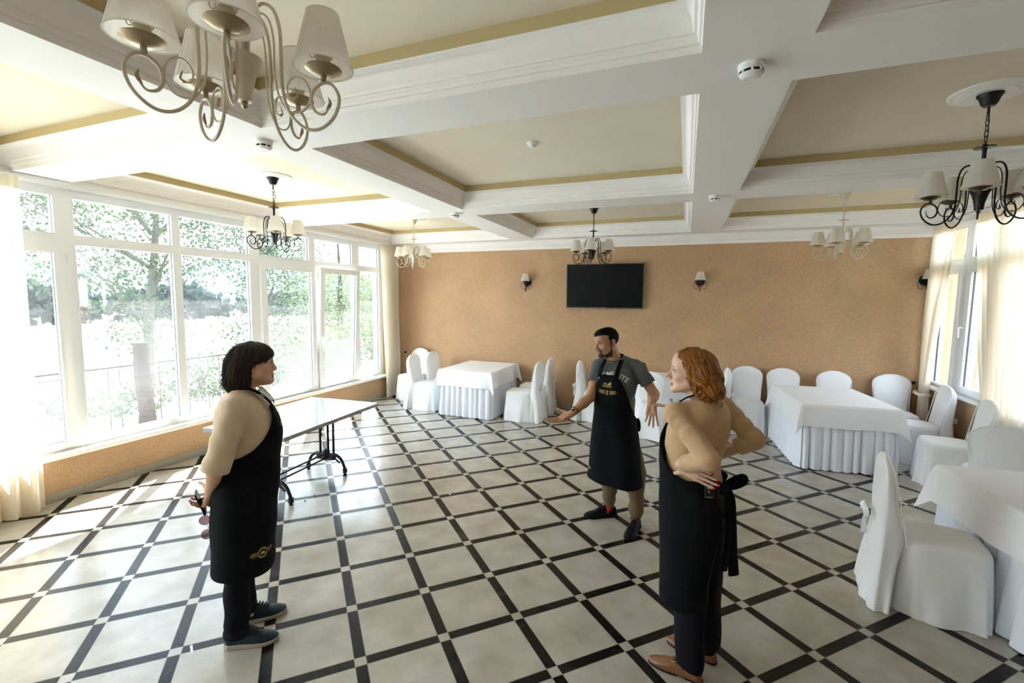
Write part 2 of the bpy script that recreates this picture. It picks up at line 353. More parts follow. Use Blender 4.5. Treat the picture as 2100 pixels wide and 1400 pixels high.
# ---------------------------------------------------------------- windows
def pane_set(b, g, X, y0, y1, z0, z1, sgn):
    # gasket ring lining the reveal and the glass itself; sgn +1 when the room lies at larger X
    t = .0016; xa, xb = X - sgn * .006, X + sgn * .014
    b.box(xa, xb, y0, y0 + t, z0, z1); b.box(xa, xb, y1 - t, y1, z0, z1); b.box(xa, xb, y0, y1, z0, z0 + t); b.box(xa, xb, y0, y1, z1 - t, z1)
    g.box(X - .002, X + .002, y0 + t, y1 - t, z0 + t, z1 - t)
def bars(b, X0, X1, y0, y1, z0, z1, py0, py1, pz0, pz1):
    b.box(X0, X1, y0, py0, z0, z1); b.box(X0, X1, py1, y1, z0, z1); b.box(X0, X1, py0, py1, z0, pz0); b.box(X0, X1, py0, py1, pz1, z1)
WN = 0
def window(XW, sgn, y0, y1, tr, low, sash, zb, zt0, zt1, ztop, zsb, label, tilt=0.0, handle=None, hinge=None):
    # tr, low: (y0,y1) of the transom light and of the lower light; sash: lower light sits in an opening sash
    global WN; WN += 1
    X0, X1 = XW - sgn * .035, XW + sgn * .035
    f = MB(); bars(f, X0, X1, y0, y1, zt0 - .048, ztop, tr[0], tr[1], zt0, zt1)
    if sash: bars(f, X0, X1, y0, y1, zsb, zt0 - .048, low[0] - .055, low[1] + .055, zsb + .045, zt0 - .125)
    else: bars(f, X0, X1, y0, y1, zsb, zt0 - .048, low[0], low[1], zb, zt0 - .097)
    # narrow bead round the lights
    for (a0, a1, c0, c1) in ((tr[0], tr[1], zt0, zt1),) + (() if sash else ((low[0], low[1], zb, zt0 - .097),)):
        bars(f, X1 - sgn * .004, X1 + sgn * .004, a0 - .012, a1 + .012, c0 - .012, c1 + .012, a0, a1, c0, c1)
    r = struct(f.build('window_%d' % WN, M['pvc']), label)
    k = MB(); g = MB(); pane_set(k, g, XW, tr[0], tr[1], zt0, zt1, sgn)
    if not sash: pane_set(k, g, XW, low[0], low[1], zb, zt0 - .097, sgn)
    k.build('gasket', M['gasket'], r)
    g.build('pane', M['glass'], r)
    if sash:
        zs0, zs1 = zsb + .03, zt0 - .105; a0, a1 = low[0] - .09, low[1] + .09
        s = MB(); ox = X1; bars(s, -.02 * sgn + .0, .038 * sgn, a0 - a0, a1 - a0, 0, zs1 - zs0, low[0] - a0, low[1] - a0, zb - zs0, zt0 - .187 - zs0)
        bars(s, .034 * sgn, .042 * sgn, low[0] - a0 - .014, low[1] - a0 + .014, zb - zs0 - .014, zt0 - .187 - zs0 + .014, low[0] - a0, low[1] - a0, zb - zs0, zt0 - .187 - zs0)
        so_ = s.build('sash', M['pvc'], r); so_.location = (ox, a0, zs0); so_.rotation_euler = (0, tilt * sgn, 0)
        k = MB(); g = MB(); pane_set(k, g, .004 * sgn, low[0] - a0, low[1] - a0, zb - zs0, zt0 - .187 - zs0, sgn)
        k.build('gasket', M['gasket'], so_); g.build('pane', M['veiledglass' if y0 > 4.5 and sgn > 0 else 'glass'], so_)
        if handle is not None:
            h = MB(); hy = handle - a0; hz = 1.30 - zs0 if sgn > 0 else 1.66 - zs0; x = .038 * sgn
            h.box(x, x + .012 * sgn, hy - .014, hy + .014, hz - .035, hz + .035)
            h.tube(smooth_path([(x + .01 * sgn, hy, hz), (x + .05 * sgn, hy, hz), (x + .056 * sgn, hy, hz - .03), (x + .05 * sgn, hy, hz - .125)], 5), .010, 8)
            h.build('handle', M['plastic'], so_, smooth=40)
        if hinge is not None:
            h = MB()
            for z in (.12, zs1 - zs0 - .12): h.tube([(.045 * sgn, hinge - a0, z - .045), (.045 * sgn, hinge - a0, z + .045)], .011, 8)
            h.build('hinge', M['plastic'], so_, smooth=40)
    return r
XW = -5.55
LW = (.53, 2.527, 2.868, 2.95, .452)
window(XW, 1, 1.66, 2.62, (1.75, 2.537), (1.78, 2.500), True, *LW[:1], LW[1], LW[2], LW[3], LW[4], 'leftmost white casement window beside the near curtain', hinge=2.60)
window(XW, 1, 2.62, 3.653, (2.692, 3.607), (2.692, 3.607), False, *LW, 'white fixed window with the log post and railing behind it')
window(XW, 1, 3.653, 4.69, (3.70, 4.612), (3.70, 4.612), False, *LW, 'white fixed window behind the dark-haired woman')
window(XW, 1, 4.69, 5.745, (4.775, 5.68), (4.85, 5.68), True, *LW, 'white casement window left of the tilted sash', hinge=4.76)
window(XW, 1, 5.745, 6.78, (5.80, 6.685), (5.90, 6.66), True, *LW, 'white casement window with its sash tilted inwards', tilt=.042, handle=5.85)
window(XW, 1, 6.78, 7.56, (6.87, 7.44), (6.87, 7.44), False, *LW, 'white fixed window half hidden by the far left curtain')
window(XW, 1, -.85, .9, (-.75, .8), (-.75, .8), False, *LW, 'white window on the left wall nearest the camera')
window(XW, 1, -2.6, -.85, (-2.5, -.95), (-2.5, -.95), False, *LW, 'white window on the left wall beside the camera')
XV = 3.19
RW_ = (.955, 2.51, 2.893, 2.95, .85)
window(XV, -1, 7.33, 7.97, (7.42, 7.88), (7.44, 7.86), True, .91, *RW_[1:], 'white window light half behind the gathered right curtain')
window(XV, -1, 6.45, 7.33, (6.915, 7.26) if False else (6.54, 7.26), (6.66, 7.155), True, .955, *RW_[1:], 'white casement window in the right wall with a grey lever handle', handle=7.20, hinge=6.545)
window(XV, -1, 5.35, 6.45, (5.45, 6.38), (5.50, 6.36), False, .91, *RW_[1:], 'white window behind the rightmost curtain')
# sills with rounded nosing
def sill(name, x0, x1, y0, y1, z, label):
    b = MB(); P = [(x0, z - .05), (x1, z - .05)]
    s = 1 if x1 > x0 else -1
    for i in range(7): a = -PI / 2 + PI * i / 6; P.append((x1 + s * .012 * math.cos(a), z - .025 + .025 * math.sin(a)))
    P += [(x0, z)]
    b.prism(P, y0, y1, lambda a, c, d: (a, d, c)); struct(b.build(name, M['sill'], smooth=40), label)
sill('trim_sill_left', -5.60, -5.415, 1.60, 7.62, .455, 'white window sill along the left wall')
sill('trim_sill_left_near', -5.60, -5.415, -2.64, .94, .455, 'white window sill beside the camera')
sill('trim_sill_right', 3.23, 3.075, 5.33, 8.0, .855, 'white window sill in the right wall')
# curtain tracks under the beam soffit
for nm, x, y0, y1, lb in (('curtain_rail', XL + .075, .55, YB - .16, 'long white curtain track above the left windows'), ('curtain_rail', XR - .085, 1.0, YB - .16, 'white curtain track above the right windows')):
    b = MB(); b.box(x - .045, x + .045, y0, y1, HS - .034, HS - .004); b.box(x - .030, x - .022, y0, y1, HS - .042, HS - .034); b.box(x + .022, x + .030, y0, y1, HS - .042, HS - .034)
    tag(b.build(nm, M['plastic']), lb, 'curtain rail')

# ---------------------------------------------------------------- curtains (ivory voile on gathered tape)
def curtain(xc, top, bot, zt, zb, folds, amp, label, seed, pinch=None):
    # top / bot: (y0,y1) at the track and at the hem; pinch (z, y0, y1): where a tieback gathers it
    rnd = random.Random(seed); ph = [rnd.uniform(-.6, .6) for _ in range(folds * 2 + 2)]
    def fn(u, v):
        z = zt + (zb - zt) * v
        if pinch:
            pz, p0, p1 = pinch; tp = (zt - pz) / (zt - zb)
            if v < tp: t = sstep(0, 1, v / tp) * .45 + .55 * (v / tp); e0, e1 = top[0] + (p0 - top[0]) * t, top[1] + (p1 - top[1]) * t
            else: t = (v - tp) / (1 - tp); e0, e1 = p0 + (bot[0] - p0) * t, p1 + (bot[1] - p1) * t
        else:
            t = v; e0, e1 = top[0] + (bot[0] - top[0]) * t, top[1] + (bot[1] - top[1]) * t
        k = u * folds; p = ph[int(k) % len(ph)] * (1 - (k % 1)) + ph[(int(k) + 1) % len(ph)] * (k % 1)
        a = amp * (.35 + .65 * min(1, v * 3)) * (1 + .35 * math.sin(5 * u + seed))
        return (xc + a * math.sin(2 * PI * k + p * (.4 + v)) + .012 * math.sin(9 * v + 7 * u) * v, e0 + (e1 - e0) * (u + .3 / folds * math.sin(4 * PI * k + p) * .25), z)
    b = MB(); b.grid(fn, folds * 14, 40)
    o = tag(b.build('curtain', M['curtain'], smooth=180, fix=False), label, 'curtain')
    t = MB(); t.grid(lambda u, v: tuple(np.add(fn(u, v * .035), (.004 if xc < 0 else -.004, 0, 0))), folds * 14, 2); t.build('heading_tape', M['curtain'], o, smooth=180, fix=False)
    return o
curtain(-5.33, (1.25, 2.24), (1.10, 2.25), 2.95, .02, 9, .045, 'ivory voile curtain at the left edge of the room', 3)
curtain(-5.35, (7.28, 7.86), (7.42, 7.86), 2.95, .02, 8, .04, 'ivory voile curtain in the far left corner', 5)
c = curtain(3.02, (7.40, 7.92), (7.74, 7.90), 2.95, .03, 8, .032, 'ivory voile curtain tied back in the far right corner', 8, pinch=(.74, 7.76, 7.88))
b = MB(); b.tube(smooth_path([(2.96, 7.74, .73), (2.96, 7.9, .75), (3.07, 7.9, .75), (3.07, 7.74, .73)], 6, True), .022, 8, closed=True, flat=.4); b.build('tieback', M['curtain'], c, smooth=60)
curtain(3.01, (5.9, 6.95), (5.72, 6.28), 2.95, .03, 9, .035, 'ivory voile curtain at the right edge of the photo', 12)
for x, y, lb in ((3.0, YB, 'small black curtain hook on the back wall by the right corner'), (-5.33, YB, 'small black curtain hook on the back wall by the left corner')):
    b = MB(); b.lathe([(0, 0), (.014, 0), (.014, -.006), (.006, -.01), (.006, -.028), (.018, -.032), (.022, -.042), (.016, -.054), (0, -.056)], 14, (x, y, .845), ax='y'); tag(b.build('curtain_hook', M['black'], smooth=40), lb, 'curtain hook')
# ---------------------------------------------------------------- outdoors
b = MB(); b.box(-9.2, -5.76, -14, 26, -.06, .02); struct(b.build('terrace', M['terrace']), 'pale concrete terrace outside the left windows')
rs = random.Random(4)
b = MB(); b.grid(lambda u, v: (-9.2 - u * 9, -16 + v * 46, .0 - 2.6 * sstep(0, 1, u) + .08 * math.sin(7 * v + 9 * u)), 10, 30); struct(b.build('river_bank', M['grass'], smooth=180), 'grassy bank falling to the river')
b = MB(); b.box(-95, -16, -140, 190, -2.75, -2.5); struct(b.build('river', M['water']), 'wide bright river beyond the terrace')
b = MB(); b.grid(lambda u, v: (-95 - u * 70, -140 + v * 340, -2.5 + u * 3 + 17 * sstep(.05, 1, u) * (.75 + .35 * math.sin(9 * v) + .2 * math.sin(23 * v + 1)) + 1.0 * math.sin(260 * v + 31 * u) * math.sin(83 * u)), 40, 160); struct(b.build('far_hills', M['hill'], smooth=180), 'dark wooded hills on the far bank')
b = MB(); b.grid(lambda u, v: (-90 - u * 8, -140 + v * 340, -2.55 + 1.2 * u), 3, 20); struct(b.build('far_shore', M['grass'], smooth=180), 'pale green far shore')
# wrought-iron railing
XRAIL = -7.3
rail = tag(empty('terrace_railing', (XRAIL, 3, .02)), 'thin wrought iron railing on the terrace outside the left windows', 'railing')
b = MB(); b.tube([(0, -6, .94), (0, 9, .94)], .016, 6); b.build('top_rail', M['black'], rail, smooth=50)
b = MB(); b.tube([(0, -6, .86), (0, 9, .86)], .007, 6); b.tube([(0, -6, .07), (0, 9, .07)], .009, 6); b.build('cross_rail', M['black'], rail, smooth=50)
i = 0; y = -5.9
while y < 8.9:
    b = MB()
    if i % 3 == 1:
        for s in (-1, 1):
            b.tube(smooth_path([(0, y + s * .16, .90), (0, y + s * .16, .68), (0, y + s * .12, .64), (0, y + s * .03, .58), (0, y + s * .012, .50), (0, y + s * .03, .42), (0, y + s * .12, .36), (0, y + s * .16, .32), (0, y + s * .16, .02)], 4), .008, 6)
        b.tube([(0, y, .47), (0, y, .53)], .018, 6); b.build('ornament', M['black'], rail, smooth=50); y += .36
    else: b.tube([(0, y, 0), (0, y, .94)], .008, 6); b.build('baluster', M['black'], rail, smooth=50); y += .30
    i += 1
# log post by the railing
b = MB(); rl = random.Random(8)
def logf(u, v):
    a = 2 * PI * u; r = .088 * (1 + .10 * math.sin(3 * a + 5 * v) + .07 * math.sin(9 * a + 17 * v) + .05 * math.sin(40 * v + 2 * a)) * (1.12 - .16 * v)
    return (-7.0 + r * math.cos(a) - .03 * v, 4.10 + r * math.sin(a) + .02 * math.sin(6 * v), .02 + 1.28 * v)
b.grid(logf, 28, 50, cu=True); b.add([logf(i / 28, 1) for i in range(28)], [tuple(range(28))]); tag(b.build('log_post', M['bark'], smooth=60), 'rough brown log standing on the terrace in front of the railing', 'log')
# trees
def tree(loc, h, blobs, label, seed, leafm, trunkm, nleaf, ls=.11, tr=.13, lean=(0, 0), trunk=True):
    r = random.Random(seed); root = tag(empty('tree', loc), label, 'tree', 'trees outside the windows')
    if trunk:
        b = MB(); top = (lean[0], lean[1], h * .92)
        b.tube(smooth_path([(0, 0, -.4), (lean[0] * .2 + .05, lean[1] * .2, h * .3), (lean[0] * .6, lean[1] * .6 + .08, h * .62), top], 6), [tr * (1 - .75 * k / 18) for k in range(19)], 9)
        for (c, rr) in blobs:
            t0 = max(.2, min(.8, (c[2] - rr[2] * .4) / h - .12)); st = (lean[0] * t0, lean[1] * t0, h * t0)
            b.tube(smooth_path([st, tuple(st[k] * .5 + c[k] * .5 + (.12 if k == 2 else r.uniform(-.15, .15)) for k in range(3)), c], 6), [tr * .38 * (1 - .8 * k / 12) for k in range(13)], 6)
            for q in range(4):
                e = tuple(c[k] + rr[k] * r.uniform(-.8, .8) for k in range(3)); b.tube(smooth_path([st, tuple((st[k] + c[k]) / 2 for k in range(3)), tuple((c[k] + e[k]) / 2 for k in range(3)), e], 3), [tr * .16 * (1 - .07 * k) for k in range(10)], 5)
        b.build('trunk', trunkm, root, smooth=60)
    b = MB(); vol = [rr[0] * rr[1] * rr[2] for c, rr in blobs]; tot = sum(vol)
    for (c, rr), vv in zip(blobs, vol):
        ncl = max(6, int(nleaf * vv / tot / 14))
        for _ in range(ncl):
            d = Vector((r.gauss(0, 1), r.gauss(0, 1), r.gauss(0, 1))).normalized() * (r.uniform(.25, 1) ** .5)
            cc = Vector(c) + Vector((d.x * rr[0], d.y * rr[1], d.z * rr[2]))
            for _ in range(14):
                p = cc + Vector((r.gauss(0, .16), r.gauss(0, .16), r.gauss(0, .12))); a = Vector((r.gauss(0, 1), r.gauss(0, 1), r.gauss(-.5, .7))).normalized(); s = ls * r.uniform(.6, 1.25)
                u = a.cross(Vector((r.gauss(0, 1), r.gauss(0, 1), r.gauss(0, 1)))).normalized() * s * .42; m_ = p + a * s * .5; up = a.cross(u).normalized() * s * .08
                b.add([p, m_ + u + up, p + a * s, m_ - u + up], [(0, 1, 2), (0, 2, 3)])
    b.build('foliage', leafm, root, fix=False)
    return root
tree((-10.2, 6.0, -.3), 5.6, [((0, -.6, 4.6), (1.4, 1.7, 1.1)), ((.4, -1.9, 3.8), (1.1, 1.2, .8)), ((.3, .5, 3.3), (1.2, 1.1, .9)), ((.5, -1.0, 2.6), (1.0, 1.1, .7)), ((.4, -.2, 1.7), (.8, .9, .5)), ((.2, 1.2, 4.4), (1.1, 1.0, .9))], 'tree with pale branches filling the second window from the left', 21, M['leaf'], M['birch'], 11000, ls=.068, tr=.12, lean=(-.1, .5))
tree((-10.0, 8.4, -.3), 6.0, [((0, 0, 4.6), (1.2, 1.2, 1.0)), ((.2, -.4, 3.4), (.9, .8, .7)), ((.3, .4, 2.5), (.9, .9, .7)), ((.4, -.1, 1.5), (.8, .9, .6)), ((.2, .9, 3.9), (1.0, 1.0, .9))], 'darker green tree behind the third window from the left', 22, M['leaf'], M['bark'], 9500, ls=.068, tr=.13)
tree((-11.5, 13.2, -.5), 5.0, [((0, 0, 2.6), (1.6, 1.9, 1.2)), ((.3, 1.6, 2.4), (1.4, 1.6, 1.1)), ((.4, -1.2, 1.8), (1.3, 1.2, .9)), ((.3, .4, 1.2), (1.5, 1.9, .8))], 'round yellow-green tree seen through the tilted sash', 23, M['leaf2'], M['bark'], 9500, ls=.085)
tree((-8.5, 5.9, -.1), .8, [((0, -.6, .35), (.35, 1.0, .4)), ((0, .9, .45), (.4, 1.0, .5)), ((0, 2.3, .5), (.45, 1.0, .55)), ((0, -1.9, .15), (.3, .7, .22))], 'low bright green bushes growing along the foot of the railing', 24, M['leaf2'], M['bark'], 4200, ls=.08, trunk=False)
tree((-8.9, 9.6, -.1), .9, [((0, -.6, .5), (.5, 1.2, .6)), ((0, 1.2, .7), (.5, 1.3, .8)), ((0, 3.0, .8), (.6, 1.3, .9))], 'pale bushes behind the railing under the casement windows', 25, M['leaf2'], M['bark'], 4200, ls=.1, trunk=False)
for i, (x, y, s, lb) in enumerate(((-88, 58, 5.5, 'far dark tree clump on the opposite shore, nearest the left edge'), (-88, 84, 4.6, 'far tree clump on the opposite shore behind the second window'), (-88, 120, 5.2, 'far tree clump on the opposite shore behind the third window'), (-88, 36, 6.0, 'far tall tree clump on the opposite shore hidden by the near curtain'))):
    tree((x, y, -2), 6, [((0, 0, s * .55), (3, 7, s * .5)), ((0, 6, s * .4), (3, 5, s * .36)), ((0, -7, s * .45), (3, 6, s * .4))], lb, 30 + i, M['hill'], M['bark'], 2600, ls=1.5, trunk=False)
# yard beyond the right windows
b = MB(); b.box(XR + .3, 30, -10, 40, -.08, .0); struct(b.build('yard', M['grass']), 'grassy yard outside the right windows')
def corr(u, v):
    k = (u * 60) % 1; d = .03 * (sstep(0, .15, k) - sstep(.45, .6, k)); return (6.2 - d, 4 + u * 17, .02 + v * 1.58)
b = MB(); b.grid(corr, 360, 1); tag(b.build('sheet_fence', M['fence'], smooth=30, fix=False), 'dull red ribbed sheet metal fence outside the right window', 'fence')
tree((8.2, 17, 0), 4, [((0, 0, 1.9), (1.2, 2.2, .7)), ((0, -3.5, 2.1), (1.2, 2.2, .9)), ((0, 3, 2.0), (1.3, 2.2, .8)), ((.8, 0, 2.8), (1.2, 2.4, .7))], 'green shrubs rising above the red fence', 41, M['leaf2'], M['bark'], 5200, ls=.16)
tree((13, 25, 0), 6, [((0, 0, 4.2), (2, 2.6, 1.4)), ((0, -4, 3.8), (2, 2.4, 1.2)), ((0, 4, 3.4), (2, 2.4, 1.2))], 'taller green tree far behind the red fence', 42, M['leaf'], M['bark'], 4200, ls=.26)
b = MB(); b.box(4.30, 4.42, 3, 16, 2.42, 2.54)
for yy in (3.3, 8.2, 13.0): b.box(4.31, 4.41, yy, yy + .1, 0, 2.42)
tag(b.build('pergola_beam', M['beamwood']), 'dark brown wooden beam crossing outside the right window', 'beam')
hs = tag(empty('shed', (12.6, 21.5, 0)), 'small grey roofed shed behind the shrubs and the red fence', 'shed')
b = MB(); b.box(-1.2, 1.5, -2, 2, 0, 2.1); b.build('wall', M['housewall'], hs)
b = MB(); b.prism([(-1.6, 2.05), (1.9, 2.05), (.15, 2.75)], -2.3, 2.3, lambda a, c, d: (a, d, c)); b.build('roof', M['roof'], hs)
# ---------------------------------------------------------------- covered banquet chairs (seat faces +X)
def interp(z, tab):
    if z <= tab[0][0]: return tab[0][1]
    for (a, p), (c, q) in zip(tab, tab[1:]):
        if z <= c: t = (z - a) / (c - a); return p + (q - p) * t
    return tab[-1][1]
def sup(a, rx, ry, e):
    c, s = math.cos(a), math.sin(a); return (rx * math.copysign(abs(c) ** (2 / e), c), ry * math.copysign(abs(s) ** (2 / e), s))
def make_chair(label, seed, flare=1.0, n=56, by=0.0, amp=1.0, wid=0.0):
    r = random.Random(seed); t = tag(empty('banquet_chair'), label, 'chair', 'white covered banquet chairs')
    HW = [(0, .243), (.2, .222), (.45, .192), (.6, .196), (.74, .210), (.82, .216), (.865, .206), (.90, .178), (.928, .135), (.948, .080), (.957, .035), (.960, .004)]
    XF = [(0, -.235), (.30, -.205), (.44, -.178), (.55, -.198), (.75, -.238), (.90, -.268), (.96, -.283)]
    XB = [(0, -.375), (.2, -.358), (.45, -.336), (.7, -.325), (.90, -.315), (.945, -.306), (.96, -.292)]
    ph = [r.uniform(0, 6.28) for _ in range(6)]
    zs = [.003, .03, .08, .15, .22, .30, .37, .43, .48, .53, .58, .63, .68, .73, .78, .82, .85, .875, .895, .912, .926, .938, .947, .954, .958, .960]
    def back(u, k):
        z = zs[k]; hw, x0, x1 = interp(z, HW), interp(z, XB), interp(z, XF); a = 2 * PI * u
        low = max(0, 1 - z / .55); px, py = sup(a, (x1 - x0) / 2, hw, 3.6 - (1.1 * low if flare > 1 and math.cos(a) < 0 else 0))
        fo = low ** 1.3 * flare * amp * (.016 * math.sin(7 * a + ph[0]) + .010 * math.sin(12 * a + ph[1] + 3 * z)) + .0025 * math.sin(5 * a + 14 * z + ph[2])
        pinch = math.exp(-((z - .52) / .10) ** 2) * max(0, -math.cos(a)) * .012
        px -= (flare - 1) * low * .03 * max(0, -math.cos(a)) ** .6; py *= 1 + wid * low
        return ((x0 + x1) / 2 + px + fo * math.cos(a) + pinch, py + fo * math.sin(a), z)
    b = MB(); K = len(zs) - 1
    b.grid(lambda u, v: back(u, round(v * K)), n, K, cu=True); b.add([back(i / n, K) for i in range(n)], [tuple(range(n))])
    b.build('back_cover', M['cloth'], t, smooth=60)
    def seat(u, v):
        a = 2 * PI * u; c = math.cos(a)
        if v < .25: e = v / .25; k = .94 * e ** .8; z = .474 + .006 * (1 - e * e); px, py = sup(a, .215 * k, .202 * k, 4.5); return (.012 + px, py, z)
        e = (v - .25) / .75; z = .474 - .472 * e ** 1.15 if e > .06 else .474 - .018 * e / .06
        k = .94 + .06 * min(1, e / .1); px, py = sup(a, (.215 + .042 * e) * k, (.202 + .045 * e) * k, 4.5 - 1.2 * e)
        fo = e ** 1.5 * (.013 * math.sin(8 * a + ph[3]) + .009 * math.sin(13 * a + ph[4]) + .006 * math.sin(21 * a + ph[5])) * (1 if c > -.6 else .3)
        return (.012 + px + fo * c, py + fo * math.sin(a), max(.003, z))
    b = MB(); b.grid(seat, n + 16, 26, cu=True); b.add([seat(i / (n + 16), 0) for i in range(n + 16)], [tuple(range(n + 16))])
    b.build('seat_cover', M['cloth'], t, smooth=60)
    # piped seam round the front face of the back
    P = []
    for s in (1, -1):
        q = [(interp(z, XF) + .001 - .004, s * (interp(z, HW) - .003), z) for z in zs if .43 <= z <= .957]
        P += q if s == 1 else q[::-1]
    b = MB(); b.tube(P, .0042, 6); b.build('piping', M['cloth'], t, smooth=60)
    # bow tied behind
    b = MB(); x = -.347; z = .535
    b.lathe([(0, -.012), (.014, -.010), (.018, 0), (.014, .010), (0, .012)], 10, (x - .012, 0, z), ax='x')
    for s in (-1, 1):
        b.tube(smooth_path([(x - .012, 0, z), (x - .03, s * .035, z + .028), (x - .025, s * .075, z + .02), (x - .02, s * .07, z - .018), (x - .012, s * .01, z - .002)], 5), [.012 + .006 * math.sin(k / 20 * PI) for k in range(21)], 7, flat=.35)
        b.tube(smooth_path([(x - .012, 0, z), (x - .02, s * .02, z - .07), (x - .018, s * .042, z - .15 - .03 * (s > 0))], 5), [.008 + .012 * k / 10 for k in range(11)], 7, flat=.25)
    b.v = [(q[0], q[1] + by * (1 if q[0] < -.30 else 0), q[2]) for q in b.v]; b.build('bow', M['cloth'], t, smooth=60)
    return t
R_ = math.radians
ch0 = make_chair('white covered chair facing the room in the far left corner by the curtain', 1)
ch0.location = (-4.93, 7.665, 0); ch0.rotation_euler = (0, 0, R_(262))
ch1 = make_chair('white covered chair at the left side of the far left table, nearer the camera', 2); ch1.location = (-4.22, 7.07, 0); ch1.rotation_euler = (0, 0, R_(2))
CH = [(0, -4.12, 7.57, 0, 'white covered chair at the left side of the far left table, nearer the back wall'),
      (1, -2.44, 7.06, 180, 'white covered chair at the right side of the far left table, nearer the camera'),
      (0, -2.42, 7.64, 183, 'white covered chair at the right side of the far left table, nearer the back wall'),
      (1, -1.30, 7.50, 2, 'white covered chair seen just left of the standing man'),
      (0, -.36, 7.02, 76, 'white covered chair with its bowed back to the room behind the man\'s left hand'),
      (1, .34, 7.62, 184, 'white covered chair seen edge on behind the red-haired woman'),
      (1, .92, 7.675, 271, 'white covered chair against the back wall right of the red-haired woman'),
      (0, 1.40, 7.675, 270, 'white covered chair at the left end behind the right far table'),
      (1, 2.04, 7.675, 270, 'white covered chair at the middle behind the right far table, only its top showing'),
      (0, 2.71, 7.68, 268, 'white covered chair against the back wall beside the tied right curtain'),
      (0, 2.69, 7.12, 178, 'white covered chair facing left under the right window'),
      (1, 2.69, 6.30, 172, 'white covered chair by the right wall in front of the hanging curtain'),
      (0, 2.70, 5.38, 190, 'white covered chair cut by the right edge of the photo')]
for k, x, y, a, lb in CH: dup((ch0, ch1)[k], (x, y, 0), R_(a), lb)
ch2 = make_chair('white covered chair with a rounded back just behind the near right table', 7); ch2.location = (2.37, 4.68, 0); ch2.rotation_euler = (0, 0, R_(250))
ch3 = make_chair('large white covered chair in the right foreground, side on, its seat under the near tablecloth', 11, 1.25, 96, .05, .4, .16); ch3.location = (1.56, 3.67, 0); ch3.rotation_euler = (0, 0, R_(-9))

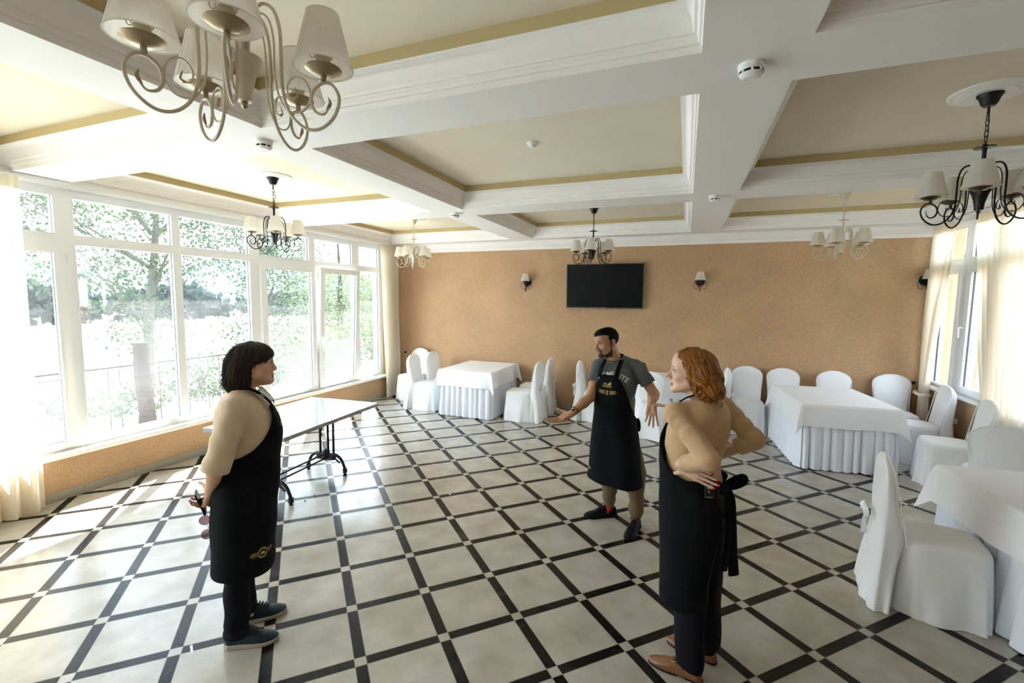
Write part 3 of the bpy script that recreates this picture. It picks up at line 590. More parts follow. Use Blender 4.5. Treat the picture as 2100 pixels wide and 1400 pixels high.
# ---------------------------------------------------------------- dressed banquet tables
def cloth_faces(nu, nv, k=13):
    fs = []
    for i in range(nu - 1):
        for j in range(nv - 1):
            q = (i * nv + j, (i + 1) * nv + j, (i + 1) * nv + j + 1, i * nv + j + 1); li, hi, lj, hj = i < k, i >= nu - 1 - k, j < k, j >= nv - 1 - k
            if (li and lj) or (hi and hj): fs += [(q[0], q[1], q[2]), (q[0], q[2], q[3])]
            elif (li and hj) or (hi and lj): fs += [(q[0], q[1], q[3]), (q[1], q[2], q[3])]
            else: fs.append(q)
    return fs
def dressed_table(cx, cy, rot, wx, wy, h, over, seed, n_t, n_c):
    r = random.Random(seed); t = tag(empty('banquet_table', (cx, cy, 0), R_(rot)), n_t, 'table', 'dressed banquet tables')
    hx, hy = wx / 2, wy / 2
    b = MB(); b.box(-hx, hx, -hy, hy, h - .03, h - .004); b.build('tabletop', M['tabedge'], t)
    for sx in (-1, 1):
        for sy in (-1, 1):
            b = MB(); b.tube([(sx * (hx - .10), sy * (hy - .12), 0), (sx * (hx - .10), sy * (hy - .12), h - .03)], .018, 8); b.build('leg', M['black'], t, smooth=40)
    # pleated satin skirt clipped under the edge
    per = []; rr = .03; seg = [((-hx, -hy), (hx, -hy)), ((hx, -hy), (hx, hy)), ((hx, hy), (-hx, hy)), ((-hx, hy), (-hx, -hy))]
    for (p, q) in seg:
        L = math.hypot(q[0] - p[0], q[1] - p[1]); k = int(L / .0085)
        for i in range(k): per.append((p[0] + (q[0] - p[0]) * i / k, p[1] + (q[1] - p[1]) * i / k, (q[1] - p[1]) / L, -(q[0] - p[0]) / L))
    N = len(per); ph = [r.uniform(-1, 1) for _ in range(80)]
    def sk(i, v):
        x, y, nx, ny = per[i % N]; s = i * .0085; k = s / .102; j = int(k); pj = ph[j % 80] * (1 - k % 1) + ph[(j + 1) % 80] * (k % 1)
        wv = 2 * abs(math.sin(PI * k + .6 * pj)) ** .75 - 1.2
        a = (.008 + .020 * v ** .8) * (1 + .3 * pj); o = -.010 + .030 * v + a * wv + .008 * math.sin(3 * s + seed) * v
        tx, ty = -ny, nx; sl = .010 * v * math.sin(2 * PI * k + 1.2 + pj)
        return (x + nx * o + tx * sl, y + ny * o + ty * sl, (h - .02) * (1 - v) + (.012 + .004 * pj) * v)
    b = MB(); NV = 14; vs = [sk(i, j / NV) for i in range(N) for j in range(NV + 1)]
    b.add(vs, [(i * (NV + 1) + j, ((i + 1) % N) * (NV + 1) + j, ((i + 1) % N) * (NV + 1) + j + 1, i * (NV + 1) + j + 1) for i in range(N) for j in range(NV)])
    b.build('table_skirt', M['satin'], t, smooth=180, fix=False)
    # cloth over the top, hanging on four sides with free corners
    c = math.cos(R_(rot)); s_ = math.sin(R_(rot)); q1, q2, q3 = (r.uniform(0, 6) for _ in range(3))
    def drape(u, v):
        X, Y = (u - .5) * (wx + 2 * over), (v - .5) * (wy + 2 * over)
        qx, qy = max(-hx, min(hx, X)), max(-hy, min(hy, Y)); ex, ey = X - qx, Y - qy; L = math.hypot(ex, ey); zt = h + .002 + .0012 * math.sin(7 * X + q1) * math.sin(6 * Y + q2)
        if abs(X) < .004: zt += .0015
        if L < 1e-6: return (qx, qy, zt)
        a = min(L, .02); dx, dy = ex / L, ey / L; corner = (abs(ex) > 1e-6 and abs(ey) > 1e-6)
        o = .018 + .05 * L; tt = (X if abs(ey) > abs(ex) else Y)
        o += (.012 * math.sin(9 * tt + q2) + .008 * math.sin(17 * tt + q3)) * min(1, L / over)
        if corner:                                     # the free corner hangs as a wing off the table corner
            mx_, mn_ = max(abs(ex), abs(ey)), min(abs(ex), abs(ey)); o = .018 + .05 * mx_; wg = mn_ * .20; sx_, sy_ = math.copysign(1, ex), math.copysign(1, ey)
            ox = (o if abs(ex) >= abs(ey) else .018 * (1 - mn_ / mx_) + o * mn_ / mx_) ; oy = (o if abs(ey) > abs(ex) else .0 + o * mn_ / mx_)
            if abs(ex) < abs(ey): ox = o * mn_ / mx_
            f_ = min(1, mx_ / .03); return (qx + sx_ * (ox * f_ + wg), qy + sy_ * (oy * f_ + wg), zt - max(0, mx_ - .008) * (1.0 if mx_ > .02 else .6) - .32 * mn_)
        o = o * min(1, L / .03)
        return (qx + dx * o, qy + dy * o, zt - max(0, L - .008) * (1.0 if L > .02 else .6))
    us = []
    for (half, full) in ((hx, wx + 2 * over), (hy, wy + 2 * over)):
        e = [0, .1, .2, .3, .4, .5, .6, .7, .8, .88, .94, .97, .985, 1]; a = [(k * over) / full for k in e]; ins = [(over + half * 2 * k / 26) / full for k in range(1, 26)]
        us.append(a + ins + [1 - q for q in a[::-1]])
    b = MB(); U, V = us; vs = [drape(u, v) for u in U for v in V]; w_ = len(V)
    b.add([(cx + x * c - y * s_, cy + x * s_ + y * c, z) for x, y, z in vs], cloth_faces(len(U), w_))
    o = b.build('tablecloth', M['damask'], None, smooth=50, fix=False); tag(o, n_c, 'tablecloth', 'white tablecloths')
    return t
dressed_table(-3.32, 7.335, 0, .93, 1.22, .772, .27, 3, 'banquet table with a pleated satin skirt at the far left of the back wall', 'white cloth on the far left table, four pale creases on top')
dressed_table(-.11, 7.57, 0, 1.04, .78, .772, .27, 5, 'banquet table hidden behind the man and the red-haired woman', 'white cloth on the table behind the man\'s outstretched left hand')
dressed_table(1.735, 6.885, 5, .945, 1.26, .775, .27, 8, 'banquet table with a shiny pleated skirt at the far right by the back wall', 'white cloth with pointed corners on the far right table')
dressed_table(2.300, 3.640, 4.5, .95, 1.28, .775, .29, 9, 'banquet table cut by the right edge in the foreground', 'white cloth on the near right table, falling over a chair seat')

# ---------------------------------------------------------------- bare grey table on cast iron pedestals
gt = tag(empty('cafe_table', (-3.655, 3.59, 0), R_(3.6)), 'bare grey laminate table on black cast iron legs beside the dark-haired woman', 'table')
b = MB(); b.box(-.46, .46, -.715, .715, .712, .750); o = b.build('tabletop', M['tabletop'], gt)
b = MB()
for x0, x1, y0, y1 in ((.46, .463, -.718, .718), (-.463, -.46, -.718, .718), (-.46, .46, -.718, -.715), (-.46, .46, .715, .718)): b.box(x0, x1, y0, y1, .713, .749)
for yy in (-.6, -.35, -.12, .1, .33, .52, .62): b.box(.463, .4645, yy, yy + .008, .725, .733, 1)
b.build('edge_band', [M['tabedge'], M['dark']], gt)
for py in (-.43, .375):
    b = MB()
    for dx, dy in ((-.075, 0), (.045, -.02), (.085, .02)): b.tube([(dx, py + dy, .18), (dx, py + dy, .70)], .0135, 10)
    b.box(-.16, .16, py - .05, py + .05, .698, .712)
    b.lathe([(0, .14), (.03, .14), (.04, .17), (.04, .23), (.03, .26), (0, .27)], 14, (0, py, 0)); b.box(-.11, .11, py - .028, py + .028, .15, .215)
    p = b.build('pedestal', M['black'], gt, smooth=40)
    for s in (-1, 1):
        b = MB(); b.tube(smooth_path([(s * .06, py, .20), (s * .13, py, .205), (s * .195, py, .165), (s * .235, py, .09), (s * .245, py, .055)], 5), [.024, .023, .022, .021, .020, .019, .018, .017, .017, .016, .016, .016, .016, .016, .016, .016, .016, .016, .016, .016, .016], 10)
        b.tube(smooth_path([(s * .06, py, .155), (s * .12, py, .16), (s * .18, py, .12)], 5), .010, 8)
        b.build('foot', M['black'], p, smooth=50)
        b = MB(); b.lathe([(0, .07), (.024, .07), (.028, .055), (.022, .045), (.026, .036), (.026, .022), (.012, .018), (.012, .010), (.020, .008), (.020, 0), (0, 0)], 14, (s * .245, py, 0)); b.build('levelling_foot', M['black'], p, smooth=40)
b = MB()
for dx, z in ((-.02, .205), (.03, .175)): b.tube([(dx, -.43, z), (dx, .375, z)], .0095, 8)
b.build('stretcher', M['black'], gt, smooth=50)

# ---------------------------------------------------------------- chandeliers
ARM = [(.014, .205), (.020, .30), (.034, .355), (.062, .378), (.092, .362), (.108, .310), (.110, .235), (.111, .150), (.128, .080), (.168, .036), (.214, .030), (.258, .064), (.276, .116), (.260, .154), (.232, .163), (.202, .142), (.194, .108), (.206, .080), (.230, .074), (.246, .092)]
SCR = [(.020, .330), (.050, .352), (.078, .335), (.090, .28), (.090, .20), (.100, .125), (.130, .080), (.170, .082), (.192, .120), (.180, .165), (.148, .178), (.126, .152), (.130, .122), (.150, .116)]
def shade_mb(cz, r0=.083, r1=.046, hh=.148, x=0, y=0):
    b = MB(); n = 40
    def f(u, v): a = 2 * PI * u; r = (r0 + (r1 - r0) * v) * (1 + .012 * math.cos(a * 20)); return (x + r * math.cos(a), y + r * math.sin(a), cz + hh * v)
    b.grid(f, n * 2, 3, cu=True)
    for v in (0, 1): b.tube([(x + (r0 + (r1 - r0) * v) * math.cos(2 * PI * i / n), y + (r0 + (r1 - r0) * v) * math.sin(2 * PI * i / n), cz + hh * v) for i in range(n)], .0022, 5, closed=True)
    for k in range(3):
        a = 2 * PI * k / 3; b.tube([(x + r0 * math.cos(a), y + r0 * math.sin(a), cz), (x + r1 * math.cos(a), y + r1 * math.sin(a), cz + hh)], .0012, 4)
    return b
def chandelier(x, y, rot, iron, cup, cupin, label):
    zb = 2.42
    t = tag(empty('chandelier', (x, y, zb), rot), label, 'chandelier', 'five-armed shaded chandeliers')
    top = HC - zb
    b = MB(); b.lathe([(0, top), (.195, top), (.195, top - .008), (.178, top - .016), (.165, top - .012), (.152, top - .020), (.135, top - .016), (.120, top - .024), (.09, top - .018), (0, top - .018)], 40); b.build('ceiling_rose', M['plastic'], t, smooth=30)
    b = MB(); b.lathe([(0, top - .016), (.062, top - .016), (.062, top - .024), (.050, top - .04), (.040, top - .07), (.028, top - .088), (0, top - .09)], 24); b.tube([(0, 0, top - .09), (0, 0, top - .135)], .007, 8); b.build('canopy', iron, t, smooth=40)
    b = MB(); z = top - .13; k = 0
    while z > .515:
        L = .040; P = []
        for i in range(12):
            a = 2 * PI * i / 12; u = .0095 * math.cos(a); v = (L / 2 - .008) * math.copysign(1, math.sin(a)) * (abs(math.sin(a)) > .3) + .008 * math.sin(a); P.append((u, 0, z - L / 2 + v) if k % 2 == 0 else (0, u, z - L / 2 + v))
        b.tube(P, .0024, 5, closed=True); z -= L - .008; k += 1
    b.tube(smooth_path([(.003, .003, top - .13), (.022, .008, top - .20), (.006, -.004, top - .27), (.0, .0, .50)], 5), .0022, 5)
    b.build('chain', iron, t, smooth=60)
    b = MB(); b.lathe([(0, .50), (.010, .50), (.012, .487), (.052, .480), (.050, .474), (.012, .470), (.010, .45), (.010, .225), (.028, .222), (.050, .228), (.049, .218), (.038, .195), (.030, .165), (.024, .135), (.021, .105), (0, .103)], 24)
    b.build('stem', iron, t, smooth=40)
    b = MB(); b.lathe([(0, .105), (.009, .102), (.011, .094), (.007, .085), (0, .083)], 12); b.build('finial', cupin, t, smooth=60)
    for k in range(5):
        a = 2 * PI * k / 5; ca, sa = math.cos(a), math.sin(a); W_ = lambda q: (q[0] * ca, q[0] * sa, q[1])
        b = MB(); P = smooth_path([W_(q) for q in ARM], 5); n = len(P); b.tube(P, [.0050 - .0024 * sstep(.86, 1, i / n) for i in range(n)], 8)
        P = smooth_path([W_(q) for q in SCR], 5); n = len(P); b.tube(P, [.0030 - .0011 * sstep(.8, 1, i / n) for i in range(n)], 6)
        arm = b.build('arm', iron, t, smooth=60)
        for tip, prv in ((ARM[-1], ARM[-2]), (SCR[-1], SCR[-2])):
            b = MB(); e = Vector(W_(tip)); d = (e - Vector(W_(prv))).normalized(); up = Vector((0, 0, 1)); b.tube(smooth_path([e - d * .010, e + d * .005 + up * .010, e + up * .032 - d * .002], 4), [.003, .004, .005, .0055, .005, .0045, .0035, .0025, .0012], 6, flat=.5)
            b.build('leaf_tip', cup, arm, smooth=60)
        sx, sy, sz = W_((.232, .170)); b = MB()
        b.lathe([(0, sz - .006), (.008, sz - .006), (.008, sz + .012), (.030, sz + .016), (.052, sz + .030), (.050, sz + .033), (.024, sz + .022), (0, sz + .022)], 22, (sx, sy, 0)); b.build('drip_cup', cup, arm, smooth=40)
        b = MB(); b.lathe([(0, sz + .022), (.020, sz + .022), (.020, sz + .064), (.017, sz + .068), (0, sz + .07)], 16, (sx, sy, 0))
        for s in (-1, 1): b.tube(smooth_path([(sx + s * .022, sy, sz + .066), (sx + s * .036, sy, sz + .066), (sx + s * .040, sy, sz + .085), (sx + s * .03, sy, sz + .17)], 4), .0016, 5)
        b.tube([(sx + .024 * math.cos(q * PI / 6), sy + .024 * math.sin(q * PI / 6), sz + .066) for q in range(12)], .0018, 5, closed=True)
        b.build('lamp_holder', M['holder'], arm, smooth=40)
        shade_mb(sz + .034, x=sx, y=sy).build('lamp_shade', M['shade'], arm, smooth=70, fix=False)
    return t
CI, BI = M['creamiron'], M['black']
bigc = chandelier(-1.237, 1.04, R_(24), CI, M['brass'], M['brass'], 'large cream chandelier at the upper left, nearest the camera')
dup(bigc, (-4.137, 6.518, 2.42), R_(57), 'cream chandelier in the far left corner before the curtain')
dup(bigc, (1.65, 6.518, 2.42), R_(27), 'cream chandelier on the right before the ochre back wall')
blk = chandelier(1.65, 3.786, R_(30), BI, M['dkgold'], M['dkgold'], 'black chandelier at the right edge, nearest of the black ones')
dup(blk, (-4.137, 3.786, 2.42), R_(33), 'black chandelier hanging in front of the left windows')
dup(blk, (-1.237, 6.518, 2.42), R_(57), 'black chandelier hanging in front of the television')

# ---------------------------------------------------------------- wall lamps, television, detectors
def sconce(x, z, label):
    t = tag(empty('wall_lamp', (x, YB, z)), label, 'wall lamp', 'wall lamps on the back wall')
    b = MB(); b.lathe([(0, 0), (.074, 0), (.074, -.006), (.060, -.016), (.03, -.022), (0, -.024)], 28, (0, 0, 0), ax='y'); b.build('backplate', M['black'], t, smooth=40)
    b = MB(); b.tube(smooth_path([(0, -.02, -.01), (0, -.05, -.09), (0, -.09, -.15), (0, -.125, -.14), (0, -.13, -.08), (0, -.125, .0)], 5), .006, 8)
    b.tube(smooth_path([(0, -.06, .0), (0, -.09, -.04), (0, -.06, -.09), (0, -.075, -.13), (0, -.085, -.165)], 4), .007, 8)
    for s in (-1, 1): b.tube(smooth_path([(0, -.03, -.02), (s * .05, -.05, .01), (s * .095, -.06, -.03), (s * .092, -.06, -.10), (s * .055, -.06, -.125), (s * .022, -.05, -.09), (s * .03, -.05, -.06), (s * .052, -.05, -.065)], 5), .0035, 6)
    b.build('arm', M['black'], t, smooth=60)
    b = MB(); b.lathe([(0, -.006), (.008, -.006), (.009, .004), (.045, .014), (.043, .017), (.016, .012), (.016, .05), (0, .05)], 20, (0, -.125, 0)); b.build('drip_cup', M['dkgold'], t, smooth=40)
    shade_mb(.018, .080, .046, .125, 0, -.125).build('lamp_shade', M['shade'], t, smooth=70, fix=False)
    return t
s0 = sconce(-2.715, 2.262, 'white shaded black wall lamp left of the television')
dup(s0, (.19, YB, 2.262), 0, 'white shaded black wall lamp right of the television')
dup(s0, (3.035, YB, 2.262), 0, 'wall lamp half hidden behind the far right curtain')
tv = tag(empty('television', (-1.312, 7.985, 2.185)), 'large flat black television on the ochre back wall', 'television'); tv.rotation_euler = (R_(2.0), 0, 0)
hw, hh = .645, .375
b = MB(); b.box(-hw, hw, -.005, .03, -hh, hh); b.box(-.3, .3, .03, .075, -.2, .2); b.build('housing', M['tvframe'], tv)
b = MB(); bars(b, -.012, -.004, -hw, hw, -hh, hh, -hw + .011, hw - .011, -hh + .018, hh - .011); bz = MB(); bz.add([(y, x, z) for x, y, z in b.v], b.f); bz.build('bezel', M['tvframe'], tv)
b = MB(); b.box(-hw + .011, hw - .011, -.008, -.004, -hh + .018, hh - .011); b.build('screen', M['tv'], tv)
b = MB(); b.box(-.02, .02, -.0135, -.012, -hh + .006, -hh + .013); b.build('maker_mark', M['chrome'], tv)
def detector(x, y, label):
    t = tag(empty('smoke_detector', (x, y, HS)), label, 'smoke detector', 'white smoke detectors')
    b = MB(); b.lathe([(0, 0), (.054, 0), (.054, -.016), (.050, -.019), (0, -.019)], 32); b.build('base', M['plastic'], t, smooth=30)
    b = MB(); b.lathe([(.049, -.018), (.051, -.024), (.049, -.030)], 32); b.lathe([(.049, -.041), (.045, -.048), (.032, -.056), (.024, -.058), (.023, -.0565), (0, -.0575)], 32)
    for k in range(8):
        a = 2 * PI * k / 8; c, s = math.cos(a), math.sin(a); b.tube([(.0485 * c, .0485 * s, -.029), (.0485 * c, .0485 * s, -.042)], .005, 6)
    b.build('cover', M['plastic'], t, smooth=40)
    b = MB(); b.lathe([(.041, -.02), (.041, -.044)], 24); b.lathe([(0, 0), (.004, 0), (0, -.002)], 8, (.036, 0, -.054)); b.build('sensing_chamber', M['dark'], t, smooth=60)
    return t
d0 = detector(.222, 2.39, 'white smoke detector on the near beam crossing at upper right')
dup(d0, (-2.68, 2.39, HS), .4, 'white smoke detector on the beam just below the large cream chandelier')
dup(d0, (-2.675, 5.15, HS), 1.0, 'white smoke detector on the far left beam crossing')
dup(d0, (.215, 5.14, HS), 1.5, 'white smoke detector on the far right beam crossing')
b = MB(); b.lathe([(0, 0), (.052, 0), (.050, -.010), (.036, -.018), (.030, -.020), (.026, -.030), (.014, -.036), (0, -.037)], 28, (-1.225, 3.73, HC)); tag(b.build('ceiling_sensor', M['plastic'], smooth=40), 'small white round sensor alone in the middle coffer', 'sensor')

# ---------------------------------------------------------------- scraps on the floor
def scrap(name, P, r, m, label, cat='litter', flat=.3):
    b = MB(); b.tube(P, r, 6, flat=flat); tag(b.build(name, m, smooth=60), label, cat)
b = MB(); b.box(-.035, .035, -.006, .006, .0005, .0015); o = b.build('tape_scrap', M['plastic']); o.location = (-2.47, 1.60, 0); o.rotation_euler = (0, 0, -.55); tag(o, 'short strip of white tape on the floor by the dark-haired woman\'s heel', 'litter')
scrap('thread', smooth_path([(.60, 2.60, .0015), (.63, 2.56, .0015), (.645, 2.50, .0015)], 4), .0012, M['plastic'], 'thin white thread lying on a tile right of the red-haired woman')
scrap('matchstick', [(-3.36, 3.44, .003), (-3.29, 3.40, .003)], .002, M['bark'], 'brown matchstick on the floor under the grey table', flat=1)
scrap('crumb', [(-3.33, 3.29, .004), (-3.318, 3.288, .005)], .005, M['bark'], 'dark crumb on the floor between the table feet', flat=1)
scrap('paper_crumb', [(-2.12, 3.96, .004), (-2.105, 3.955, .004)], .006, M['plastic'], 'white paper crumb on a black strip in the middle of the floor', flat=.6)
# ---------------------------------------------------------------- people: smooth volumes turned into one surface each
class Vol:
    def __init__(s, lo, hi, h):
        s.lo = np.array(lo, float); s.h = h; s.n = np.ceil((np.array(hi) - s.lo) / h).astype(int) + 1
        s.ax = [s.lo[i] + h * np.arange(s.n[i]) for i in range(3)]; s.F = np.full(tuple(s.n), .2, np.float32)
    def blk(s, lo, hi):
        sl = []; ax = []
        for i in range(3):
            a = max(0, int((lo[i] - s.lo[i]) / s.h)); b_ = min(s.n[i], int((hi[i] - s.lo[i]) / s.h) + 2)
            if b_ <= a: return None, None
            sl.append(slice(a, b_)); ax.append(s.ax[i][a:b_])
        return tuple(sl), (ax[0][:, None, None], ax[1][None, :, None], ax[2][None, None, :])
    def add(s, prim, k=.01, cut=False):
        fn, lo, hi = prim; m = k + .012
        sl, g = s.blk([q - m for q in lo], [q + m for q in hi])
        if sl is None: return s
        d = fn(*g); F = s.F[sl]
        if cut: a = F; b_ = -d; h = np.maximum(k - np.abs(a - b_), 0) / max(k, 1e-9); s.F[sl] = np.maximum(a, b_) + h * h * k / 4
        else: h = np.maximum(k - np.abs(F - d), 0) / max(k, 1e-9); s.F[sl] = np.minimum(F, d) - h * h * k / 4
        return s
    def grid(s): return s.ax[0][:, None, None], s.ax[1][None, :, None], s.ax[2][None, None, :]
    def ripple(s, fn, band=.03):
        I = np.nonzero(np.abs(s.F) < band); s.F[I] += fn(s.ax[0][I[0]], s.ax[1][I[1]], s.ax[2][I[2]]).astype(np.float32); return s
    def blank(s): q = s.copy(); q.F = np.full(tuple(s.n), .2, np.float32); return q
    def merge(s, o, k): h = np.maximum(k - np.abs(s.F - o.F), 0) / k; s.F = (np.minimum(s.F, o.F) - h * h * k / 4).astype(np.float32); return s
    def trim(s, c, d):                        # keep what lies before the plane through c with normal d
        X, Y, Z = s.grid(); s.F = np.maximum(s.F, (X - c[0]) * d[0] + (Y - c[1]) * d[1] + (Z - c[2]) * d[2]).astype(np.float32); return s
    def copy(s): q = Vol.__new__(Vol); q.__dict__ = dict(s.__dict__); q.F = s.F.copy(); return q
    def mesh(s, relax=2):
        F = s.F; S_ = F < 0; nx, ny, nz = F.shape; cnt = np.zeros((nx - 1, ny - 1, nz - 1), np.uint8)
        for i in (0, 1):
            for j in (0, 1):
                for k in (0, 1): cnt += S_[i:nx - 1 + i, j:ny - 1 + j, k:nz - 1 + k]
        A = np.argwhere((cnt > 0) & (cnt < 8)); idx = np.full(cnt.shape, -1, np.int32); idx[A[:, 0], A[:, 1], A[:, 2]] = np.arange(len(A))
        acc = np.zeros((len(A), 3)); num = np.zeros(len(A))
        cor = [(i, j, k) for i in (0, 1) for j in (0, 1) for k in (0, 1)]
        val = {c: F[A[:, 0] + c[0], A[:, 1] + c[1], A[:, 2] + c[2]] for c in cor}
        for c in cor:
            for ax in range(3):
                if c[ax]: continue
                d = list(c); d[ax] = 1; fa, fb = val[c], val[tuple(d)]; m = (fa < 0) != (fb < 0); t = np.where(m, fa / np.where(m, fa - fb, 1), 0)
                p = np.tile(np.array(c, float), (len(A), 1)); p[:, ax] = t; acc += p * m[:, None]; num += m
        V = (A + acc / num[:, None]) * s.h + s.lo; Q = []
        for ax in range(3):
            a0 = [slice(None)] * 3; a1 = [slice(None)] * 3; a0[ax] = slice(0, -1); a1[ax] = slice(1, None)
            E_ = np.argwhere(S_[tuple(a0)] != S_[tuple(a1)]); o1, o2 = [(1, 2), (2, 0), (0, 1)][ax]
            lim = np.array(cnt.shape); ok = (E_[:, o1] > 0) & (E_[:, o2] > 0) & (E_[:, o1] < lim[o1]) & (E_[:, o2] < lim[o2]); E_ = E_[ok]
            def cell(d1, d2):
                q = E_.copy(); q[:, o1] -= d1; q[:, o2] -= d2; return idx[q[:, 0], q[:, 1], q[:, 2]]
            q = np.stack([cell(1, 1), cell(0, 1), cell(0, 0), cell(1, 0)], 1); ins = S_[E_[:, 0], E_[:, 1], E_[:, 2]]
            q[~ins] = q[~ins][:, ::-1]; Q.append(q)
        Q = np.concatenate(Q); Q = Q[(Q >= 0).all(1)]
        for it in range(relax):
            for lam in (.5, -.53):
                sm = np.zeros_like(V); c = np.zeros(len(V))
                for a, b_ in ((0, 1), (1, 2), (2, 3), (3, 0)):
                    np.add.at(sm, Q[:, a], V[Q[:, b_]]); np.add.at(sm, Q[:, b_], V[Q[:, a]]); np.add.at(c, Q[:, a], 1); np.add.at(c, Q[:, b_], 1)
                V = V + lam * (sm / np.maximum(c, 1)[:, None] - V)
        return V, Q
def np_obj(name, V, Q, mats, parent=None, col=None, mi=None):
    me = bpy.data.meshes.new(name); me.vertices.add(len(V)); me.vertices.foreach_set('co', V.astype(np.float32).ravel())
    me.loops.add(Q.size); me.loops.foreach_set('vertex_index', Q.astype(np.int32).ravel()); me.polygons.add(len(Q))
    me.polygons.foreach_set('loop_start', np.arange(0, Q.size, 4, dtype=np.int32)); me.update(calc_edges=True)
    me.polygons.foreach_set('use_smooth', np.ones(len(Q), bool))
    for m in (mats if isinstance(mats, (list, tuple)) else [mats]): me.materials.append(m)
    if mi is not None: me.polygons.foreach_set('material_index', mi.astype(np.int32))
    if col is not None:
        a = me.color_attributes.new('skin_col', 'FLOAT_COLOR', 'POINT'); a.data.foreach_set('color', np.concatenate([col, np.ones((len(col), 1))], 1).astype(np.float32).ravel())
    me.validate(); o = bpy.data.objects.new(name, me); C.objects.link(o)
    if parent: o.parent = parent
    return o
def rc(a, b_, ra, rb):                           # tapered limb between two joints
    a = np.array(a, float); b_ = np.array(b_, float); d = b_ - a; L2 = max(1e-12, d @ d)
    def fn(X, Y, Z):
        h = np.clip(((X - a[0]) * d[0] + (Y - a[1]) * d[1] + (Z - a[2]) * d[2]) / L2, 0, 1)
        return np.sqrt((X - a[0] - h * d[0]) ** 2 + (Y - a[1] - h * d[1]) ** 2 + (Z - a[2] - h * d[2]) ** 2) - (ra + (rb - ra) * h)
    r = max(ra, rb); return fn, np.minimum(a, b_) - r, np.maximum(a, b_) + r
def el(c, r, Rm=None):
    c = np.array(c, float); r = np.array(r, float); Rm = np.eye(3) if Rm is None else np.array(Rm)   # rows: local axes
    def fn(X, Y, Z):
        x, y, z = X - c[0], Y - c[1], Z - c[2]; p = [Rm[i][0] * x + Rm[i][1] * y + Rm[i][2] * z for i in range(3)]
        k0 = np.sqrt(sum((p[i] / r[i]) ** 2 for i in range(3))); k1 = np.sqrt(sum((p[i] / r[i] ** 2) ** 2 for i in range(3))); return k0 * (k0 - 1) / np.maximum(k1, 1e-6)
    e = np.sqrt(((Rm.T * r) ** 2).sum(1)); return fn, c - e, c + e
def stack(tab, ex=2.3, yaw=None):
    # rows z, x_front, x_back, half width, y centre: a tube of (super)ellipses; yaw(z) turns each ring
    T_ = np.array([tuple(r) + (0,) * (5 - len(r)) for r in tab], float); T_ = T_[np.argsort(T_[:, 0])]
    zz = np.linspace(T_[0, 0], T_[-1, 0], 400); D_ = [np.interp(zz, T_[:, 0], T_[:, i]) for i in range(5)]
    ker = np.hanning(25); ker /= ker.sum()
    for i in range(1, 5): D_[i] = np.convolve(np.pad(D_[i], 12, mode='edge'), ker, 'valid')
    R_m = max(np.abs(T_[:, 1]).max(), np.abs(T_[:, 2]).max(), T_[:, 3].max() + np.abs(T_[:, 4]).max())
    def fn(X, Y, Z):
        z = np.clip(Z, zz[0], zz[-1]); xf, xb, ry, yc = (np.interp(z, zz, D_[i]) for i in (1, 2, 3, 4)); cx = (xf + xb) / 2; rx = (xf - xb) / 2
        if yaw is not None: a = yaw(z); c, s_ = np.cos(a), np.sin(a); x = X * c + Y * s_ - cx; y = -X * s_ + Y * c - yc
        else: x = X - cx; y = Y - yc
        rho = (np.abs(x / rx) ** ex + np.abs(y / ry) ** ex) ** (1 / ex); d = (rho - 1) * np.minimum(rx, ry); return np.maximum(d, np.maximum(Z - zz[-1], zz[0] - Z))
    return fn, np.array([-R_m, -R_m, zz[0]]), np.array([R_m, R_m, zz[-1]])
def nrm(v): v = np.array(v, float); return v / np.linalg.norm(v)
def rotz(a): c, s_ = math.cos(a), math.sin(a); return np.array([[c, -s_, 0], [s_, c, 0], [0, 0, 1]])
FL = ((.044, .027, .021), (.049, .030, .022), (.045, .028, .021), (.034, .021, .018))
